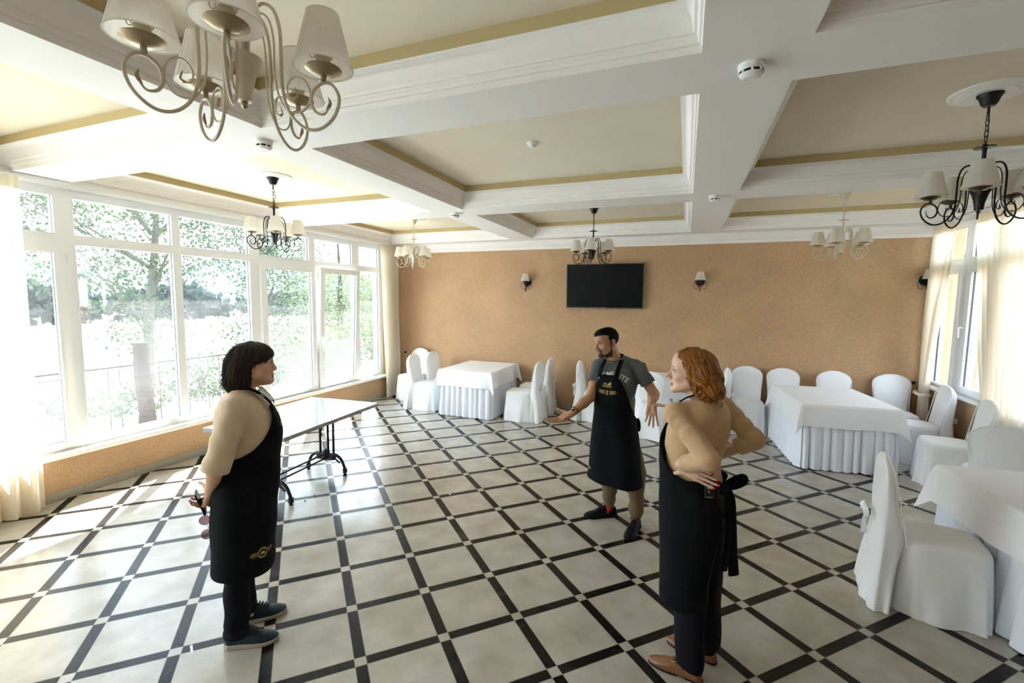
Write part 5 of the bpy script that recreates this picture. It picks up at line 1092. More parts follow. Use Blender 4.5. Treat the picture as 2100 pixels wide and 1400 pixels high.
# emblem on the lower apron and lettering on the bib
def emblem():
    ms = []; m = MB(); n = 40
    for r0, r1 in ((.0255, .028), (.0195, .0212)):
        for (a0, a1) in ((.42, PI - .42), (PI + .42, 2 * PI - .42)):
            vs = []
            for i in range(n + 1): a = a0 + (a1 - a0) * i / n; vs += [(r0 * math.cos(a), r0 * math.sin(a), 0), (r1 * math.cos(a), r1 * math.sin(a), 0)]
            m.add(vs, [(2 * i, 2 * i + 1, 2 * i + 3, 2 * i + 2) for i in range(n)])
    for i in range(26):                                  # tick marks standing for the small ring lettering
        a = (.5 + (PI - 1.0) * (i % 13) / 12) + (PI if i >= 13 else 0); c, s = math.cos(a), math.sin(a); m.add([(c * .0220 - s * .0011, s * .0220 + c * .0011, 0), (c * .0220 + s * .0011, s * .0220 - c * .0011, 0), (c * .0248 + s * .0011, s * .0248 - c * .0011, 0), (c * .0248 - s * .0011, s * .0248 + c * .0011, 0)], [(0, 1, 2, 3)])
    for s in (-1, 1):
        for y in (-.0115, .0115):
            for i in range(8): x0 = .0255 + i * .0042; m.add([(s * x0, y - .0008, 0), (s * (x0 + .0042), y - .0008, 0), (s * (x0 + .0042), y + .0008, 0), (s * x0, y + .0008, 0)], [(0, 1, 2, 3)])
    dome = [(-.013, -.004)] + [(.013 * math.cos(a) * .95, -.004 + .012 * math.sin(a)) for a in [PI * i / 12 for i in range(12, -1, -1)]] + [(.013, -.004), (.015, -.008), (-.015, -.008)]
    m.add([(0, -.001, 0)] + [(x, y, 0) for x, y in dome], [(0, i + 1, (i + 1) % len(dome) + 1) for i in range(len(dome))]); ms.append(m)
    ms.append(text_mb('СВОЯ', .0165, -.0425, 0, bold=.0002)); ms.append(text_mb('КУХНЯ', .0150, .0425, 0, bold=.0002)); return ms
def place_art(ms, objs, ctr, n_, up, name, m, parent, off=.0016):
    project(objs, ms, ctr, n_, up, off); b = MB()
    for q in ms: b.add(q.v, q.f)
    return b.build(name, m, parent, fix=False)
place_art(emblem(), [wl_ap], (.030, -.19, .568), (.42, -.90, .05), (-.03, .0, 1), 'apron_emblem', M['gold'], wl_ap)
def bib_art(sc=1.0):
    ms = [text_mb('300', .021 * sc, -.020 * sc, .026 * sc, bold=.0004), text_mb('КУЗБАСС', .0185 * sc, 0, .005 * sc, bold=.0004)]; m = MB()
    for i in range(6):                                   # heap of rising bars beside the figure
        x = (.000 + i * .0058) * sc; h = (.006 + i * .0052) * sc; m.add([(x, .0165 * sc, 0), (x + .0048 * sc, .0165 * sc, 0), (x + .0048 * sc, .0165 * sc + h + .003 * sc, 0), (x, .0165 * sc + h, 0)], [(0, 1, 2, 3)])
    rr = random.Random(2)
    for s in (-1, 1):                                    # two blocks of fine print
        for j in range(4):
            y = (-.032 - j * .0085) * sc; x = .022 * sc; end = (.078 - .012 * (j % 2) - (.006 if j == 3 else 0)) * sc
            while x < end: w_ = rr.uniform(.003, .007) * sc; m.add([(s * x, y, 0), (s * (x + w_), y, 0), (s * (x + w_), y + .0045 * sc, 0), (s * x, y + .0045 * sc, 0)], [(0, 1, 2, 3)]); x += w_ + .0014 * sc
    for x, w_ in ((-.009, .004), (.002, .005)):          # narrow tower mark in the middle
        m.add([(x * sc, -.062 * sc, 0), ((x + w_) * sc, -.062 * sc, 0), ((x + w_) * sc, -.026 * sc, 0), (x * sc, -.026 * sc, 0)], [(0, 1, 2, 3)]); m.add([((x - .003) * sc, -.064 * sc, 0), ((x + w_ + .002) * sc, -.064 * sc, 0), ((x + w_ + .002) * sc, -.060 * sc, 0), ((x - .003) * sc, -.060 * sc, 0)], [(0, 1, 2, 3)])
    m.add([(.007 * sc, -.042 * sc, 0), (.012 * sc, -.028 * sc, 0), (.009 * sc, -.027 * sc, 0), (.004 * sc, -.042 * sc, 0)], [(0, 1, 2, 3)]); ms.append(m); return ms
place_art(bib_art(.95), [wl_ap], (.14, 0, 1.275), (1, 0, .12), (0, 0, 1), 'bib_lettering', M['gold'], wl_ap)
# things in her hands
M['phone'] = mat('phone_black', (.006, .008, .012), .25); M['lens'] = mat('rose_lens', (.62, .45, .46), .05, trans=.0)
ph_ = tag(empty('phone', (0, 0, 0)), 'slim black phone held behind the dark-haired woman\'s back', 'phone')
def wlw(p): c, s = math.cos(R_(48)), math.sin(R_(48)); return Vector((-2.25 + p[0] * c - p[1] * s, 1.86 + p[0] * s + p[1] * c, p[2]))
b = MB(); b.box(-.0045, .0045, -.034, .034, -.068, .068); bm_ = b.build('case', M['phone'], ph_); bv = bm_.modifiers.new('round', 'BEVEL'); bv.width = .004; bv.segments = 3
b = MB(); b.box(.0046, .0050, -.030, .030, -.062, .062); b.build('screen', M['tv'], ph_)
ph_.location = wlw((-.262, -.030, .838)); ph_.rotation_euler = Euler((0, .0, R_(48))); ph_.rotation_euler = (Matrix.Rotation(R_(48), 3, 'Z') @ Matrix.Rotation(-.30, 3, 'Y') @ Matrix.Rotation(.15, 3, 'X')).to_euler()
def lens_mat():
    m = bpy.data.materials.new('tinted_lens'); m.use_nodes = True; t = m.node_tree; t.nodes.clear(); o = t.nodes.new('ShaderNodeOutputMaterial'); tr = t.nodes.new('ShaderNodeBsdfTransparent'); tr.inputs[0].default_value = (.55, .42, .44, 1); g = t.nodes.new('ShaderNodeBsdfGlossy'); g.inputs['Roughness'].default_value = .03; mx = t.nodes.new('ShaderNodeMixShader'); mx.inputs[0].default_value = .12
    t.links.new(tr.outputs[0], mx.inputs[1]); t.links.new(g.outputs[0], mx.inputs[2]); t.links.new(mx.outputs[0], o.inputs[0]); return m
M['lens'] = lens_mat()
sg = tag(empty('sunglasses', wlw((-.243, -.045, .700)), R_(48)), 'round rose tinted sunglasses dangling from the dark-haired woman\'s hand', 'sunglasses')
for z in (.041, -.041):
    c = (.0 if z > 0 else .006); b = MB(); b.grid(lambda u, v: (c + .0265 * v * math.cos(2 * PI * u), -.004 * (1 - v * v), z + .0265 * v * math.sin(2 * PI * u)), 32, 4, cu=True); b.grid(lambda u, v: (c + .0265 * v * math.cos(2 * PI * u), -.004 * (1 - v * v) + .0015, z + .0265 * v * math.sin(2 * PI * u)), 32, 4, cu=True); b.build('lens', M['lens'], sg, smooth=180)
    b = MB(); b.tube([(c + .0272 * math.cos(2 * PI * i / 32), .0004, z + .0272 * math.sin(2 * PI * i / 32)) for i in range(32)], .0013, 6, closed=True); b.build('rim', M['dkgold'], sg, smooth=60)
b = MB(); b.tube(smooth_path([(.006, 0, .014), (.012, -.003, .004), (.012, -.003, -.006), (.010, 0, -.014)], 4), .0012, 6); b.build('bridge', M['dkgold'], sg, smooth=60)
for k, x in enumerate((-.018, .020)): b = MB(); b.tube(smooth_path([(x * .3, .002, .068), (x * .4, .006, .085), (x * .5, .008, .13), (x * .6, .008, .15)], 4), .0014, 6); b.build('temple', M['dkgold'], sg, smooth=60)
# ---------------------------------------------------------------- man in the middle: grey T-shirt, black apron, arms held open
mn = tag(empty('person', (-.489, 3.947, 0), R_(262)), 'person with a beard, grey T-shirt and black apron, arms held open', 'person')
hd = Head((.035, -.118, 1.596), yaw=-.66, pitch=-.16, roll=.10, sc=1.0, male=True, nose=1.15)
V = Vol((-.26, -.52, 0), (.46, .46, 1.76), .0033)
hd.build(V, (-.02, -.058, 1.425), .058)
def mtab(t): return [(z, xf, xb, ry, yc) for z, xf, xb, ry, yc in t]
MT = [(.80, .095, -.12, .150, -.035), (.95, .10, -.115, .140, -.042), (1.10, .105, -.11, .145, -.045), (1.25, .112, -.115, .165, -.042), (1.36, .09, -.11, .165, -.036), (1.42, .04, -.085, .11, -.045), (1.45, .02, -.06, .07, -.055)]
ty = lambda z: -.16 + 0 * z
V.add(stack(MT, 2.4, yaw=ty), .02)
SR, ER, WRr = np.array((-.02, -.195, 1.385)), np.array((.10, -.226, 1.125)), np.array((.27, -.330, 1.003))
SL, EL_, WLl = np.array((-.04, .140, 1.386)), np.array((-.04, .272, 1.185)), np.array((.19, .300, 1.165))
for S0, E0, W0 in ((SR, ER, WRr), (SL, EL_, WLl)):
    V.add(rc(S0 * .6 + np.array((-.01, -.04, 1.36)) * .4, S0 + (E0 - S0) * .08, .042, .046), .03); V.add(rc(S0 + (E0 - S0) * .1, E0, .048, .041), .02); V.add(rc(E0, E0 + (W0 - E0) * .35, .040, .043), .02); V.add(rc(E0 + (W0 - E0) * .3, W0, .042, .0265), .015)
hand(V, WRr, (.54, -.70, -.42), (.42, -.05, .90), 1, [(.10, .22, .15), (.16, .25, .16), (.20, .28, .18), (.26, .30, .2)], 1.04, spread=.09, thumb=(.45, .85, .25), tcurl=.10)
hand(V, WLl, (.30, .12, -.92), (.93, -.20, .32), -1, [(-.02, .14, .10), (.10, .18, .12), (.14, .2, .14), (.16, .22, .14)], 1.04, spread=.13, thumb=(.10, .98, .15), tcurl=.08)
LA = ((-.140, -.102), (-.028, .165))
for (ax_, ay_), sy in zip(LA, (-1, 1)):
    V.add(rc((-.02, -.035 + sy * .085, .86), (-.04 + ax_ * .3, ay_ * .9, .48), .085, .055), .03); V.add(rc((-.04 + ax_ * .3, ay_ * .9, .48), (ax_, ay_, .10), .052, .036), .02); V.add(rc((ax_, ay_, .10), (ax_ + .012, ay_ - .012, .055), .034, .028), .01)
P, Q = V.mesh(); col = np.tile(np.array((.42, .205, .11)), (len(P), 1)); hd.paint(P, col, (.36, .14, .10), (.018, .012, .009), beard=(.022, .013, .010))
hl = hd.l(P)
col[(P[:, 2] < .16)] = (.40, .018, .010)                       # red socks
mn_body = np_obj('body', P, Q, M['skin'], mn, col)
# hair: short, dark
M['hairblack'] = mat('black_hair', (.0035, .003, .0028), .75, noise=(80, .3), spec=.12)
o = hd.o; H_ = Vol(o - .17, o + .17, .0034); H_.add(hd.e((-.016, 0, .040), (.1015, .0800, .0865)), .004); H_.add(hd.e((.040, 0, .075), (.055, .062, .042)), .02)
X, Y, Z = H_.grid(); lx = (X - o[0]) * hd.R[0, 0] + (Y - o[1]) * hd.R[1, 0] + (Z - o[2]) * hd.R[2, 0]; ly = (X - o[0]) * hd.R[0, 1] + (Y - o[1]) * hd.R[1, 1] + (Z - o[2]) * hd.R[2, 1]; lz = (X - o[0]) * hd.R[0, 2] + (Y - o[1]) * hd.R[1, 2] + (Z - o[2]) * hd.R[2, 2]
line = np.interp(lx, [-.13, -.07, -.035, -.012, .006, .024, .036, .052, .075, .10], [-.085, -.072, -.02, .024, -.012, -.004, .040, .052, .060, .068]) + .0025 * np.sin(260 * ly); H_.F = np.maximum(H_.F, (line - lz)).astype(np.float32)
H_.ripple(lambda x, y, z: .0012 * np.sin(260 * x + 90 * z) * np.sin(240 * y + 80 * z) + .002 * np.sin(60 * x + 40 * y))
P, Q = H_.mesh(1); hm = np_obj('hair', P, Q, M['hairblack'], mn)
# T-shirt
M['tee'] = mat('grey_cotton', (.075, .086, .081), .9, noise=(150, .12), bump=(6, .35, .02), sheen=.05)
TS = Vol((-.26, -.33, .88), (.26, .33, 1.56), .0046)
TT = [(.90, .112, -.130, .155, -.040), (1.0, .112, -.128, .155, -.042), (1.10, .118, -.126, .158, -.045), (1.25, .126, -.130, .178, -.042), (1.36, .104, -.124, .172, -.036), (1.43, .055, -.098, .112, -.045), (1.475, .03, -.075, .075, -.055)]
TS.add(stack(TT, 2.5, yaw=ty), .01)
for S0, E0, t_, inn in ((SR, ER, .53, (-.03, -.10, 1.410)), (SL, EL_, .60, (-.045, .03, 1.425))):
    W_ = TS.blank(); d = nrm(E0 - S0); W_.add(rc(inn, S0, .048, .056), .03); W_.add(rc(S0, S0 + (E0 - S0) * (t_ + .1), .058, .063), .03); W_.trim(S0 + (E0 - S0) * t_, d); W_.add(rc(S0 + (E0 - S0) * (t_ - .02), E0, .046, .052), .003, cut=True); TS.merge(W_, .025)
TS.add(rc((-.03, -.01, 1.462), (-.035, .10, 1.418), .024, .036), .03); TS.add(rc((-.03, -.11, 1.462), (-.03, -.165, 1.410), .022, .034), .03)
TS.add(rc((-.012, -.058, 1.47), (.02, -.075, 1.60), .066, .075), .006, cut=True)
TS.ripple(lambda x, y, z: .003 * np.sin(30 * z - 26 * y + 3 * np.sin(20 * y)) * np.clip((np.abs(y + .04) - .04) / .12, 0, 1) + .0028 * np.sin(34 * z + 18 * y) * np.clip((1.25 - z) / .15, 0, 1))
P, Q = TS.mesh(1); mn_tee = np_obj('t_shirt', P, Q, M['tee'], mn)
b = MB(); b.tube([(-.006 + .064 * math.cos(a), -.060 + .064 * math.sin(a), 1.462 - .022 * math.cos(a)) for a in [2 * PI * i / 40 for i in range(40)]], .0065, 8, closed=True); b.build('neck_rib', M['tee'], mn_tee, smooth=60)
# apron
MH = [(.34, .150, -.150, .235, -.020), (.50, .140, -.145, .222, -.025), (.70, .128, -.140, .205, -.035), (.86, .120, -.138, .186, -.040), (1.0, .122, -.138, .170, -.044), (1.10, .128, -.138, .168, -.045), (1.25, .136, -.140, .186, -.042), (1.36, .114, -.134, .18, -.036), (1.43, .07, -.1, .12, -.045)]
A_ = Vol((-.26, -.31, .34), (.27, .29, 1.45), .0046); A_.add(stack(MH, 2.4, yaw=ty), .01)
A_.ripple(lambda x, y, z: (.007 * np.sin(13 * y + 1.2 + 1.5 * np.sin(3 * z)) + .004 * np.sin(29 * y + 4 * z)) * np.clip((1.0 - z) / .5, 0, 1))
X, Y, Z = A_.grid(); sh = np.maximum(A_.F - .006, -(A_.F + .003)); c_, s_ = math.cos(-.16), math.sin(-.16); lx = X * c_ + Y * s_; ly = -X * s_ + Y * c_ + .042
ze = edge_curve(np.arctan2(np.abs(ly) / .19, (lx + .0) / .14), [(0, 1.335), (.40, 1.335), (.55, 1.29), (.75, 1.22), (1.0, 1.14), (1.3, 1.06), (1.7, .99), (2.2, .95), (3.15, .93)])
reg = np.maximum((Z - ze) * .7, (.395 + .06 * (-ly - .02) * (ly < -.05)) - Z); reg = np.maximum(reg, np.where(lx < -.11, .05 - np.abs(ly), -1))
A_.F = np.maximum(sh, np.minimum(reg, .05)).astype(np.float32); P, Q = A_.mesh(1); mn_ap = np_obj('apron', P, Q, M['apron'], mn)
pk = MB(); pk.grid(lambda u, v: (0, -.13 + .26 * u, .83 - .004 * v), 40, 1)                          # seam of the front pocket
pkq = [pk]; pq = [MB() for _ in range(1)]; m = MB(); m.grid(lambda u, v: (-.14 + .30 * u, .002 * v, 0), 50, 1); m.grid(lambda u, v: (.16 - .002 * v, -.22 * u, 0), 20, 1)
place_art([m], [mn_ap], (.13, -.06, .85), (1, -.16, 0), (0, 0, 1), 'pocket_seam', M['blacklace'], mn_ap, .003)
b = ribbon([(.128, -.140, 1.312), (.124, -.137, 1.345), (.100, -.130, 1.392), (.055, -.124, 1.435), (.0, -.116, 1.470), (-.05, -.10, 1.492), (-.086, -.058, 1.500), (-.05, -.005, 1.492), (.0, .012, 1.470), (.060, .012, 1.430), (.108, .008, 1.385), (.128, .002, 1.345), (.130, -.002, 1.312)], .034, .004, lambda p: (-.05, -.06 + (p[1] + .06) * .5, min(p[2], 1.42) - .06))
b.build('neck_strap', M['apron'], mn, smooth=60)
b = MB()
for z, x in ((1.352, .123), (1.372, .114)): b.box(x - .004, x + .004, -.154, -.114, z - .005, z + .005)
b.build('strap_buckle', M['blacklace'], mn)
b = MB(); b.tube(smooth_path([(-.075, .135, .945), (-.060, .150, .925), (-.055, .156, .895), (-.065, .150, .855)], 5), .022, 8, flat=.5); b.tube(smooth_path([(-.12, .10, .96), (-.15, .04, .97), (-.15, -.06, .97), (-.12, -.14, .96)], 5), .016, 8, flat=.25); b.build('apron_tie', M['apron'], mn, smooth=60)
# lettering
place_art(bib_art(.98), [mn_ap], (.14, -.074, 1.235), (1, -.20, .10), (0, 0, 1), 'bib_lettering', M['gold'], mn_ap)
ms = [text_mb('COMELLITE', .060, 0, 0, arc=.27, bold=.0004, cuts=1)]
for q in ms: q.v = [(x * .86, y, z) for x, y, z in q.v]
place_art(ms, [mn_tee], (.12, -.040, 1.342), (1, -.16, .15), (0, 0, 1), 'shirt_lettering', M['ink'], mn_tee, .0022)
m = emblem(); 
for q in m: q.v = [(x * .8, y * .8, z) for x, y, z in q.v]
place_art(m, [mn_ap], (.03, -.235, .50), (.45, -.9, 0), (0, 0, 1), 'apron_emblem', M['gold'], mn_ap)
# joggers, socks, trainers
M['khaki'] = mat('khaki_cotton', (.115, .075, .032), .85, noise=(60, .15), bump=(12, .4, .02))
K = Vol((-.25, -.25, .03), (.15, .28, .92), .0048)
for (ax_, ay_), sy in zip(LA, (-1, 1)):
    K.add(rc((-.02, -.035 + sy * .085, .86), (-.04 + ax_ * .35, ay_ * .92, .50), .098, .076), .03); K.add(rc((-.04 + ax_ * .35, ay_ * .92, .50), (ax_, ay_, .185), .073, .060), .03); K.add(rc((ax_, ay_, .19), (ax_, ay_, .150), .058, .052), .01); K.add(rc((ax_, ay_, .138), (ax_, ay_, .112), .047, .045), .004); K.add(rc((ax_, ay_, .085), (ax_, ay_, .02), .043, .044), .004, cut=True)
K.ripple(lambda x, y, z: .0055 * np.sin(52 * z + 18 * y + 14 * x) * np.exp(-((z - .22) / .10) ** 2) + .003 * np.sin(30 * z + 25 * x) + .0018 * np.sin(400 * np.arctan2(y, x)) * (z < .18) * 0)
P, Q = K.mesh(1); np_obj('joggers', P, Q, M['khaki'], mn)
M['blackshoe'] = mat('black_trainer', (.0045, .0045, .006), .6, noise=(60, .4), spec=.15); M['blacksole'] = mat('black_sole', (.006, .006, .007), .7, spec=.15)
trainer(mn, (-.185, -.050), (-.010, -.285), M['blackshoe'], M['blacksole'], None, M['blacklace'])
trainer(mn, (-.095, .170), (.200, .150), M['blackshoe'], M['blacksole'], None, M['blacklace'])
# wristband, watch and bracelet
M['leatherband'] = mat('brown_leather', (.07, .03, .015), .6)
def band(name, c, ax_, r, w_, m, parent, flat=1.0):
    ax_ = nrm(ax_); u = nrm(np.cross(ax_, (0, 0, 1))); v = np.cross(ax_, u); b = MB(); n = 28; prof_ = [(-w_ / 2, 0), (-w_ / 2, .003), (w_ / 2, .003), (w_ / 2, 0)]
    b.grid(lambda a, q: tuple(np.array(c) + ax_ * prof_[int(round(q * 3))][0] + (u * math.cos(2 * PI * a) + v * math.sin(2 * PI * a) * flat) * (r + prof_[int(round(q * 3))][1])), n, 3, cu=True); return b.build(name, m, parent, smooth=40)
fr = nrm(ER - WRr); band('watch_strap', WRr + fr * .030, fr, .0295, .022, M['blacklace'], mn); band('beaded_bracelet', WRr + fr * .055, fr, .0318, .007, M['leatherband'], mn)
b = MB(); c_ = WRr + fr * .030 + nrm((.3, -.2, .9)) * .030; b.lathe([(0, -.004), (.014, -.004), (.014, .004), (.012, .006), (0, .006)], 20); w_o = b.build('watch_face', M['plastic'], mn, smooth=40); w_o.location = c_; w_o.scale = (.8, .6, 1)
fl = nrm(EL_ - WLl); band('wristband', WLl + fl * .022, fl, .0300, .014, M['blacklace'], mn)
# ---------------------------------------------------------------- woman on the right: ginger hair, camel jumper, hands on hips, seen from behind
wr = tag(empty('person', (.085, 2.557, 0), R_(165)), 'person with wavy ginger hair and camel jumper, hands on hips, facing left', 'person')
hd = Head((.043, .010, 1.588), yaw=.25, pitch=.02, sc=1.0, nose=1.25)
TY = R_(-28)
yw = lambda z: TY * np.clip((z - .98) / .22, 0, 1)
def tw(p):
    a = TY * min(1, max(0, (p[2] - .98) / .22)); return np.array((p[0] * math.cos(a) - p[1] * math.sin(a), p[0] * math.sin(a) + p[1] * math.cos(a), p[2]))
V = Vol((-.36, -.30, 0), (.26, .36, 1.73), .0033)
hd.build(V, (-.022, .0, 1.43), .050)
V.add(stack([(.80, .10, -.12, .15, 0), (.95, .11, -.10, .145, 0), (1.06, .11, -.09, .135, 0), (1.2, .12, -.10, .145, 0), (1.32, .09, -.11, .15, 0), (1.40, .03, -.10, .11, 0), (1.44, .0, -.07, .065, 0)], yaw=yw), .02)
SL = tw((.0, .165, 1.385)); EL_ = np.array((-.115, .270, 1.225)); WL_ = np.array((.026, .170, 1.146)); SR = tw((-.005, -.165, 1.395)); ER = np.array((-.240, -.150, 1.245)); WR2 = np.array((-.075, -.155, 1.125))
for S0, E0, W0 in ((SL, EL_, WL_), (SR, ER, WR2)):
    V.add(rc(S0, E0, .042, .036), .02); V.add(rc(E0, E0 + (W0 - E0) * .35, .036, .037), .015); V.add(rc(E0 + (W0 - E0) * .3, W0, .036, .0235), .012)
t1 = hand(V, WL_ + np.array((.008, -.002, -.008)), (-.90, .05, -.25), (-.05, -1, -.1), 1 * -1, [(.06, .10, .08), (.06, .10, .08), (.06, .12, .1), (.08, .14, .1)], .98, spread=.015, back=.004, thumb=(-.80, .75, .18), tcurl=.12)
t2 = hand(V, WR2, (.75, .05, -.45), (0, 1, -.1), 1, [(.1, .2, .1)] * 4, .92)
for s, hx in ((1, .0), (-1, -.02)):
    V.add(rc((-.02, s * .09, .88), (-.02 + hx, s * .095, .48), .088, .055), .03); V.add(rc((-.02 + hx, s * .095, .48), (-.045 + hx, s * .10, .09), .050, .033), .02); V.add(rc((-.045 + hx, s * .10, .09), (.015 + hx, s * .104, .042), .032, .025), .015)
P, Q = V.mesh(); col = np.tile(np.array((.66, .43, .32)), (len(P), 1)); hd.paint(P, col, (.46, .15, .13), (.05, .025, .015), eye=(.05, .045, .04))
for tp, ax_ in t1[:4]:
    m = np.exp(-(np.linalg.norm(P - (np.array(tp) - np.array((0, -.004, 0))), axis=1) / .0085) ** 6)[:, None]; col = col * (1 - m) + np.array((.65, .012, .010)) * m
tp = t1[4][0]; m = np.exp(-(np.linalg.norm(P - np.array(tp), axis=1) / .0095) ** 6)[:, None]; col = col * (1 - m) + np.array((.65, .012, .010)) * m
np_obj('body', P, Q, M['skin'], wr, col)
# jumper
M['camel'] = mat('camel_knit', (.53, .345, .185), .85, noise=(110, .14), bump=(240, .3, .003), sheen=.2)
J = Vol((-.36, -.30, .98), (.24, .38, 1.50), .0046)
J.add(stack([(1.00, .128, -.118, .168, 0), (1.06, .126, -.106, .158, 0), (1.12, .128, -.104, .155, 0), (1.2, .134, -.112, .160, 0), (1.30, .120, -.128, .168, 0), (1.37, .080, -.128, .158, 0), (1.42, .035, -.112, .115, 0), (1.455, .012, -.088, .072, 0)], 2.4, yaw=yw), .01)
for S0, E0, W0, sg_, tc_ in ((SL, EL_, WL_, 1, .76), (SR, ER, WR2, -1, .38)):
    W_ = J.blank(); d = nrm(W0 - E0); W_.add(rc(tw((-.02, sg_ * .09, 1.405)), S0, .046, .052), .03); W_.add(rc(S0, E0, .054, .047), .025); W_.add(rc(E0, E0 + (W0 - E0) * (tc_ + .1), .047, .041), .012)
    W_.F = np.where((W_.ax[0][:, None, None] - E0[0]) * d[0] + (W_.ax[1][None, :, None] - E0[1]) * d[1] + (W_.ax[2][None, None, :] - E0[2]) * d[2] > -.06, np.where(np.sqrt((W_.ax[0][:, None, None] - W0[0]) ** 2 + (W_.ax[1][None, :, None] - W0[1]) ** 2 + (W_.ax[2][None, None, :] - W0[2]) ** 2) < .20, np.maximum(W_.F, (W_.ax[0][:, None, None] - E0[0]) * d[0] + (W_.ax[1][None, :, None] - E0[1]) * d[1] + (W_.ax[2][None, None, :] - E0[2]) * d[2] - tc_ * np.linalg.norm(W0 - E0)), W_.F), W_.F).astype(np.float32)
    W_.add(rc(E0 + (W0 - E0) * (tc_ + .06), W0 + d * .05, .033, .033), .003, cut=True); J.merge(W_, .018)
a0, a1 = SL, EL_
J.add(rc((-.03, 0, 1.475), (.02, .005, 1.60), .062, .07), .006, cut=True)
def slv(x, y, z):
    r_ = 0
    for S0, E0, W0 in ((SL, EL_, WL_), (SR, ER, WR2)):
        d = nrm(E0 - S0); t = (x - S0[0]) * d[0] + (y - S0[1]) * d[1] + (z - S0[2]) * d[2]; q = (x - S0[0]) ** 2 + (y - S0[1]) ** 2 + (z - S0[2]) ** 2 - t * t
        r_ = r_ + .0050 * np.sin(110 * t + 24 * z + 30 * y + 2 * np.sin(60 * y)) * np.exp(-np.abs(q) / .006) * np.clip((t + .03) / .08, 0, 1) * np.clip((.23 - t) / .06, 0, 1)
    return r_ + .0034 * np.sin(30 * y + 10 * x - 7 * z + 2 * np.sin(11 * z)) * np.clip((-x + .03) / .06, 0, 1) + .0016 * np.sin(26 * z + 22 * x + 16 * y) + .003 * np.sin(40 * (z - .5 * y)) * np.clip((1.2 - z) / .1, 0, 1)
J.ripple(slv); P, Q = J.mesh(1); np_obj('jumper', P, Q, M['camel'], wr)
for S0, E0, W0, tc_ in ((SL, EL_, WL_, .76), (SR, ER, WR2, .38)): d = nrm(W0 - E0); band('ribbed_cuff', E0 + (W0 - E0) * tc_, d, np.float64(.0405) if tc_ > .7 else .0425, .032, M['camel'], wr)
# trousers
T_ = Vol((-.23, -.22, .02), (.20, .22, 1.10), .005)
T_.add(stack([(.84, .135, -.160, .178, 0), (.92, .135, -.158, .180, 0), (1.0, .125, -.125, .165, 0), (1.06, .118, -.105, .155, 0)], 2.4), .02)
for s, hx in ((1, .0), (-1, -.035)): T_.add(stack([(.075, .026 + hx, -.108 + hx, .078, s * .095), (.25, .040 + hx, -.105 + hx, .076, s * .095), (.50, .07 + hx, -.11 + hx * .7, .080, s * .092), (.72, .11, -.14, .092, s * .088), (.88, .13, -.155, .10, s * .085)], 2.3), .02)
T_.ripple(lambda x, y, z: (.004 * np.sin(40 * y + 12 * x) + .003 * np.sin(18 * z + 30 * x)) * np.clip((.8 - z) / .3, 0, 1))
for s, hx in ((1, .0), (-1, -.035)): T_.add(rc((-.04 + hx, s * .095, .08), (-.04 + hx, s * .095, .0), .060, .062), .004, cut=True)
P, Q = T_.mesh(1); np_obj('trousers', P, Q, M['trous'], wr)
# apron
A_ = Vol((-.21, -.25, .30), (.25, .26, 1.40), .0046)
A_.add(stack([(.30, .125, -.10, .20, 0), (.42, .140, -.13, .205, 0), (.68, .150, -.165, .205, 0), (.88, .162, -.168, .196, 0), (1.0, .166, -.140, .180, 0), (1.06, .168, -.122, .170, 0), (1.14, .172, -.118, .166, 0), (1.22, .166, -.124, .170, 0), (1.32, .135, -.135, .172, 0), (1.40, .07, -.12, .13, 0)], 2.4, yaw=lambda z: TY * np.clip((z - 1.05) / .2, 0, 1) * .8), .01)
A_.ripple(lambda x, y, z: .0045 * np.sin(20 * x + 10 * y + 3 * np.sin(3 * z)) * np.clip((1.0 - z) / .4, 0, 1))
X, Y, Z = A_.grid(); sh = np.maximum(A_.F - .006, -(A_.F + .003)); aa = TY * np.clip((Z - 1.05) / .2, 0, 1) * .8; lx = X * np.cos(aa) + Y * np.sin(aa); ly = -X * np.sin(aa) + Y * np.cos(aa)
ze = edge_curve(np.arctan2(np.abs(ly) / .18, (lx - .02) / .15), [(0, 1.335), (.42, 1.335), (.62, 1.29), (.85, 1.20), (1.05, 1.13), (1.3, 1.085), (1.7, 1.065), (2.2, 1.06), (3.15, 1.05)])
reg = np.maximum((Z - ze) * .7, .405 - Z + .10 * np.clip(-X - .02, 0, 1)); reg = np.maximum(reg, np.where(X < -.10, np.minimum(.10 - np.abs(Y), .06 - .0 * Z), -1)); reg = np.maximum(reg, np.where(Z < .95, (-.085 - .09 * np.clip((Z - .35) / .6, 0, 1)) - X, -1))
A_.F = np.maximum(sh, np.minimum(reg, .05)).astype(np.float32); P, Q = A_.mesh(1); wr_ap = np_obj('apron', P, Q, M['apron'], wr)
b = MB()
nk = [tw((.125, -.09, 1.315)), tw((.095, -.085, 1.385)), tw((.03, -.078, 1.448)), tw((-.045, -.064, 1.485)), tw((-.088, 0, 1.492)), tw((-.045, .064, 1.485)), tw((.03, .078, 1.448)), tw((.095, .085, 1.385)), tw((.125, .09, 1.315))]
b = ribbon(nk, .028, .004, lambda p: (p[0] * .3 - .02, p[1] * .5, min(p[2], 1.42) - .06)); b.build('neck_strap', M['apron'], wr, smooth=60)
b = MB(); b.tube(smooth_path([(.0, .182, 1.02), (-.08, .150, 1.03), (-.130, .06, 1.035), (-.135, 0, 1.04), (-.12, -.1, 1.04), (-.02, -.175, 1.03)], 5), .015, 8, flat=.22); b.build('waist_tie', M['apron'], wr, smooth=60)
b = MB(); k0 = (-.150, .030, 1.035)
b.lathe([(0, -.016), (.014, -.014), (.019, 0), (.014, .014), (0, .016)], 10, k0)
